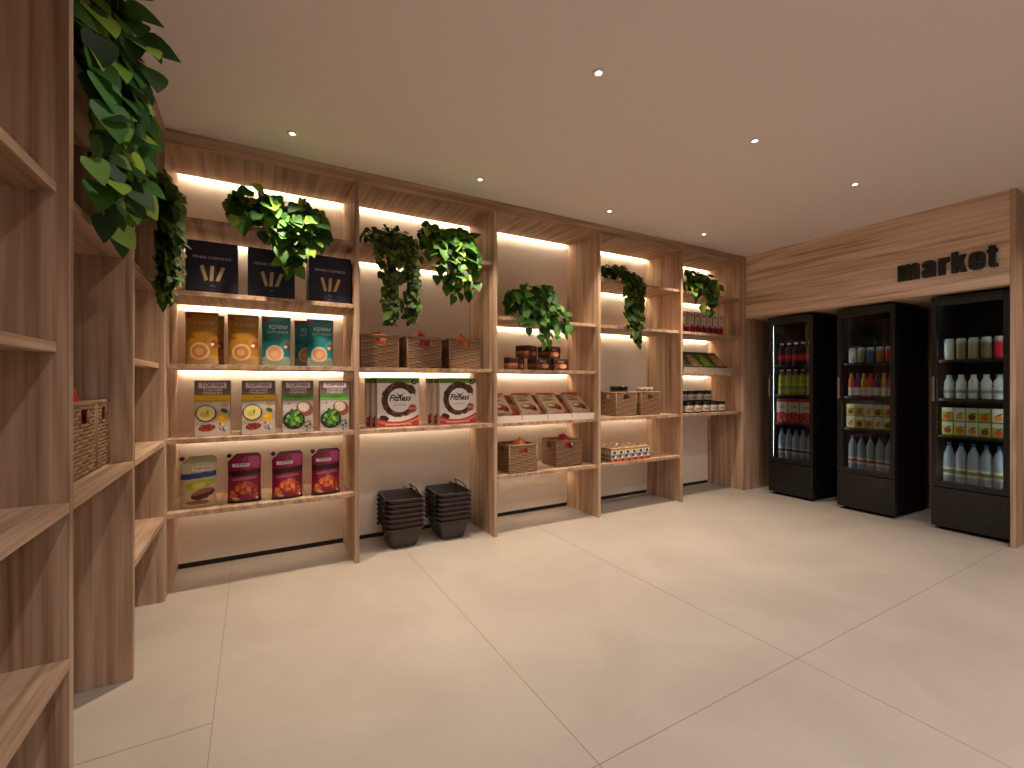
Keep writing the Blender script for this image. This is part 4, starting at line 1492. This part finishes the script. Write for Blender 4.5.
def add_leaf(g, p, d, up, L, W, col, half, curl=0.25):
    d = Vector(d).normalized()
    s = d.cross(Vector(up))
    if s.length < 1e-4:
        s = d.orthogonal()
    s.normalize()
    n = s.cross(d).normalized()
    V, F = [], []
    m = len(half)
    mid = [half[0][1], 0.14 * L, 0.36 * L, 0.62 * L, 0.85 * L]
    for k in range(m):                                   # midrib points share the outline's stations
        y = half[k][1]
        V.append(p + d * y - n * (curl * L * (y / L) ** 2 * 0.9))
    for sg in (-1, 1):
        for k in range(m):
            x, y = half[k]
            V.append(p + d * y + s * (sg * x) + n * (0.13 * abs(x)) - n * (curl * L * max(0, y / L) ** 2 * 0.9))
    for k in range(m - 1):
        a, b = k, k + 1
        F.append([a, m + a, m + b, b])
        F.append([a, b, 2 * m + b, 2 * m + a])
    g.add(V, F, col, 0, True)


def plant(name, label, base, out, shelf_edge, stems, leaf_L, seed, pal, big=1.0, pot=(0.07, 0.10), per=6, strands=(), back=None, lim=None, petiole=0.05, crown=0, face=0.0, fall=1.35):
    """base: pot centre on the shelf; out: unit vector into the room; shelf_edge: distance from the pot to the shelf's front;
    stems: (angle from `out`, reach, rise, drop); strands: (sideways offset, how far out, length)"""
    R = random.Random(seed)
    out = Vector(out)
    sidev = Vector((-out.y, out.x, 0))
    upv = Vector((0, 0, 1))
    base = Vector(base)
    r = thing(name, label, 'plant', base, 0, 'shelf plants')
    pg = G()
    rp, hp = pot
    pg.lathe([(rp * 0.72, 0.0008), (rp * 0.78, 0.004), (rp, hp - 0.012), (rp * 1.06, hp - 0.012), (rp * 1.06, hp), (rp * 0.95, hp), (rp * 0.93, hp - 0.016)], seg=20)
    pg.build('pot', M_POT, r)
    sg = G()
    sg.lathe([(rp * 0.90, hp - 0.03), (rp * 0.90, hp - 0.014)], seg=16)
    sg.build('soil', M_SOIL, r)
    leaves, st = G(), G()
    half = leaf_heart(1, 1)

    thr = 0.03 + 0.42 * leaf_L

    def fix(p):
        """keep stems and leaves clear of the shelf, the back and the neighbours"""
        o, s, z = p.dot(out), p.dot(sidev), p.z
        if back is not None and o < -back:
            o = -back
        if z < thr:
            o = max(o, shelf_edge + 0.045) if z < 0.02 or o > shelf_edge - 0.04 else o
            if o < shelf_edge:
                z = thr
        if lim:
            s = min(max(s, lim[0]), lim[1])
            z = min(z, lim[2])
        return out * o + sidev * s + upv * z

    def put_leaf(q, axis, L):
        d = (axis * 0.6 + Vector((R.uniform(-.5, .5), R.uniform(-.5, .5), R.uniform(-1.1, -.1)))).normalized()
        if q.z < 0.03 and d.dot(out) < 0:
            d = d - out * (2 * d.dot(out))
        tip = fix(q + d * L)
        d = (tip - q)
        if d.length < 0.3 * L:
            return
        up = (out * R.uniform(0.5, 1.2) + upv * R.uniform(0.2, 0.9) + sidev * (R.uniform(-.6, .6) + face))
        c = pal[R.randrange(len(pal))]
        k = R.uniform(0.8, 1.2)
        add_leaf(leaves, q, d, up, L, L * R.uniform(0.72, 0.9) * big, tuple(x * k for x in lin(c)), [(x * L * 0.95, y * L) for x, y in half], R.uniform(0.1, 0.35))

    top = Vector((0, 0, hp - 0.01))
    for (ang, reach, rise, drop) in stems:
        a = math.radians(ang)
        hd = out * math.cos(a) + sidev * math.sin(a)
        p0 = top + hd * (rp * 0.5)
        pts = []
        for k in range(13):
            t = k / 12
            x = reach * (1 - (1 - t) ** 1.6)
            z = rise * 4 * t * (1 - t) * (1 if t < 0.5 else 1) - fall * drop * t ** 1.5
            p = p0 + hd * x + upv * z + Vector((R.uniform(-.006, .006), R.uniform(-.006, .006), 0))
            pts.append(fix(p) if k > 1 else p)
        st.tube(pts, 0.0026, 5)
        for k in range(per):
            t = 0.2 + 0.8 * ((k + R.random()) / per) ** 0.8
            q = pts[min(12, int(t * 12))]
            ax = (hd * R.uniform(-.2, .9) + sidev * R.uniform(-.9, .9) + upv * R.uniform(0.0, .6)).normalized()
            q2 = fix(q + ax * petiole * R.uniform(0.5, 1.2))
            st.tube([q, (q + q2) / 2 + upv * 0.004, q2], 0.0013, 4)
            put_leaf(q2, (ax + out * 0.5 - upv * 0.5), leaf_L * R.uniform(0.72, 1.15))
        put_leaf(pts[-1], hd * 0.4 - upv, leaf_L * R.uniform(0.8, 1.0))
        put_leaf(pts[-2], sidev * R.choice((-1, 1)) - upv * 0.6, leaf_L * R.uniform(0.8, 1.0))
    for k in range(crown):
        a = R.uniform(0, 2 * PI)
        q = top + Vector((math.cos(a), math.sin(a), 0)) * rp * R.uniform(0.2, 1.2) + upv * R.uniform(0.0, 0.06)
        q = fix(q)
        put_leaf(q, Vector((math.cos(a), math.sin(a), 0.4)) + out * 0.3, leaf_L * R.uniform(0.7, 1.1))
    for (so, oo, length) in strands:
        pts = [top + sidev * (so * 0.5), top + sidev * (so * 0.8) + out * (shelf_edge * 0.55) + upv * 0.03,
               sidev * so + out * (shelf_edge + 0.025 + oo * 0.5) + upv * 0.03]
        n = max(4, int(length / 0.03))
        for k in range(1, n + 1):
            t = k / n
            pts.append(sidev * (so + 0.012 * math.sin(k * 1.1 + so * 40)) + out * (shelf_edge + 0.03 + oo + 0.010 * math.cos(k * 0.9 + so * 30)) - upv * (length * t))
        st.tube(pts, 0.0018, 4)
        for k in range(1, len(pts)):
            for j in range(per):
                q = pts[k - 1].lerp(pts[k], R.random())
                a = R.uniform(-2.0, 2.0)
                ax = (out * math.cos(a) + sidev * math.sin(a) + upv * R.uniform(-.3, .5)).normalized()
                q2 = fix(q + ax * petiole * R.uniform(0.4, 1.2))
                st.tube([q, q2], 0.0009, 3)
                put_leaf(q2, ax - upv * 0.5, leaf_L * R.uniform(0.7, 1.2))
    st.build('stems', M_STEM, r)
    leaves.build('foliage', M_LEAF, r)
    return r


POTHOS = ['#2f5a1e', '#3a6a22', '#27491a', '#4a7a26', '#5f8a2a', '#86a43a', '#234418']
IVY = ['#2e451a', '#3a5420', '#4a6426', '#263a16', '#5c7430', '#6f8238']
zt = LEV[0]
S = (0, -1, 0)
plant('pothos', 'heart-leaved plant hanging in front of the dark blue pasta boxes', (0.135, 3.385, zt), S, 0.146,
      [(-75, .24, .09, .04), (-60, .24, .12, .06), (-50, .22, .10, .10), (-25, .18, .13, .14), (-10, .15, .14, .10), (0, .15, .10, .24), (15, .16, .09, .30), (30, .17, .10, .28), (45, .18, .12, .24), (50, .20, .09, .20), (70, .24, .12, .10), (60, .24, .10, .16), (95, .18, .12, .03), (-95, .16, .09, .02), (20, .14, .06, .38), (35, .16, .06, .36), (-10, .13, .10, .16), (10, .15, .05, .34), (40, .20, .14, .10)],
      0.086, 11, POTHOS, per=10, back=0.20, crown=22, pot=(0.07, 0.095), lim=(-0.26, 0.30, 0.33), fall=0.9)
plant('trailing_ivy', 'small-leaved trailing plant with two long tails above the wicker baskets', (0.865, 3.395, zt), S, 0.156,
      [(-90, .12, .06, .02), (-60, .16, .07, .05), (-30, .13, .08, .05), (0, .12, .08, .05), (30, .12, .08, .05), (60, .14, .07, .05), (90, .11, .06, .02), (-105, .2, .03, .02)],
      0.046, 5, IVY, per=4, back=0.2, crown=34, pot=(0.07, 0.095), petiole=0.024, lim=(-0.19, 0.19, 0.2),
      strands=[(-.055, .02, .50), (-.03, .04, .56), (-.005, .03, .44), (.095, .03, .50), (.115, .02, .54), (.135, .04, .46), (.04, .04, .16), (-.12, .02, .14)])
plant('pothos', 'heart-leaved plant to the right of the two-tailed trailing plant', (1.275, 3.395, zt), S, 0.156,
      [(-75, .18, .11, .03), (-45, .18, .13, .08), (-20, .15, .14, .14), (0, .15, .12, .22), (20, .16, .10, .28), (40, .18, .10, .24), (60, .22, .12, .12), (50, .22, .14, .08), (85, .22, .13, .05), (110, .16, .10, .02), (10, .15, .06, .36), (25, .16, .06, .34), (45, .2, .08, .32), (70, .2, .1, .18), (-30, .15, .08, .24), (-5, .14, .08, .30), (35, .15, .15, .1)],
      0.092, 23, POTHOS, per=9, back=0.2, crown=22, pot=(0.07, 0.095), lim=(-0.17, 0.22, 0.31), fall=1.1)
plant('leafy_plant', 'bushy green plant in the middle bay, drooping over the small brown boxes', (2.135, 3.385, LEV[1]), S, 0.146,
      [(-85, .26, .14, .06), (-70, .26, .16, .10), (-60, .22, .18, .10), (-35, .18, .20, .12), (-10, .14, .22, .14), (10, .14, .20, .16), (30, .16, .20, .16), (55, .18, .18, .14), (80, .18, .16, .08), (-100, .20, .14, .02), (100, .15, .14, .04), (0, .12, .12, .26), (15, .12, .10, .30), (40, .16, .1, .26), (160, .08, .18, 0), (-20, .13, .08, .26), (-5, .14, .06, .32), (60, .2, .1, .22), (20, .13, .24, .08), (-45, .2, .1, .2)],
      0.082, 31, ['#3f7428', '#4c8430', '#355f22', '#5d9438', '#2c5220', '#70a040'], per=9, back=0.2, crown=30, pot=(0.07, 0.10), lim=(-0.25, 0.22, 0.28), fall=0.9)
plant('trailing_ivy', 'small-leaved trailing plant with one long tail beside the far upright', (3.03, 3.390, zt), S, 0.151,
      [(-90, .14, .06, .02), (-60, .18, .07, .05), (-30, .13, .08, .05), (0, .12, .08, .05), (30, .12, .08, .05), (60, .14, .07, .05), (90, .14, .06, .03)],
      0.050, 41, IVY, per=5, back=0.2, crown=46, pot=(0.07, 0.095), petiole=0.026, lim=(-0.20, 0.26, 0.2),
      strands=[(.03, .02, .36), (.065, .04, .48), (.10, .03, .56), (.135, .04, .61), (.165, .03, .50), (.09, .06, .54), (.01, .04, .26), (.19, .03, .36), (.12, .05, .40)])
plant('leafy_plant', 'bushy plant at the top of the far bay, above the crimson cartons', (4.17, 3.390, zt), S, 0.151,
      [(-85, .22, .10, .03), (-55, .22, .12, .06), (-25, .16, .13, .10), (0, .14, .13, .18), (25, .16, .13, .20), (45, .17, .12, .18), (70, .20, .13, .08), (95, .18, .12, .02), (10, .14, .08, .26), (20, .15, .06, .34), (-40, .18, .08, .16), (-10, .14, .08, .24), (35, .16, .08, .28), (60, .2, .14, .1)],
      0.082, 53, ['#33561f', '#466c28', '#2a481b', '#587e30', '#7c9a3c'], per=9, back=0.2, crown=26, pot=(0.07, 0.095), lim=(-0.25, 0.25, 0.28), fall=1.0)
EX = (1, 0, 0)
plant('pothos', 'large heart-leaved plant high on the left-hand unit, nearest the viewer', (-0.615, 2.01, zt), EX, 0.152,
      [(-75, .22, .10, .05), (-50, .22, .12, .12), (-30, .20, .14, .20), (-10, .18, .14, .26), (10, .18, .14, .24), (30, .20, .14, .20), (55, .24, .14, .14), (80, .22, .12, .06), (0, .22, .20, .06), (-20, .17, .10, .36), (20, .17, .10, .34), (-40, .18, .08, .34), (45, .2, .18, .06), (100, .2, .12, .02), (5, .16, .08, .40), (-30, .17, .05, .40), (25, .16, .05, .40), (-55, .22, .06, .3), (-15, .2, .22, .04), (-60, .2, .2, .05), (40, .18, .06, .34), (-8, .17, .04, .34)],
      0.098, 67, ['#27491a', '#2f5a1e', '#1f3c16', '#3a6a22', '#5f8a2a', '#86a43a'], per=11, back=0.22, crown=34, pot=(0.085, 0.11), lim=(-0.235, 0.33, 0.32), petiole=0.07, face=-0.9)
plant('trailing_ivy', 'small-leaved trailing plant in the left corner, hanging in front of the end panel', (-0.620, 2.800, zt), EX, 0.157,
      [(-80, .16, .06, .03), (-50, .16, .08, .05), (-20, .14, .08, .05), (10, .14, .08, .05), (40, .14, .08, .05), (70, .14, .07, .04)],
      0.052, 71, IVY, per=5, back=0.22, crown=46, pot=(0.075, 0.10), petiole=0.028, face=-0.6, lim=(-0.30, 0.30, 0.24),
      strands=[(.12, .02, .40), (.09, .03, .50), (.05, .05, .55), (.02, .05, .52), (-.02, .06, .46), (-.06, .07, .40), (-.10, .09, .34), (.07, .07, .44), (.0, .08, .38), (.14, .02, .30), (.03, .02, .56)])
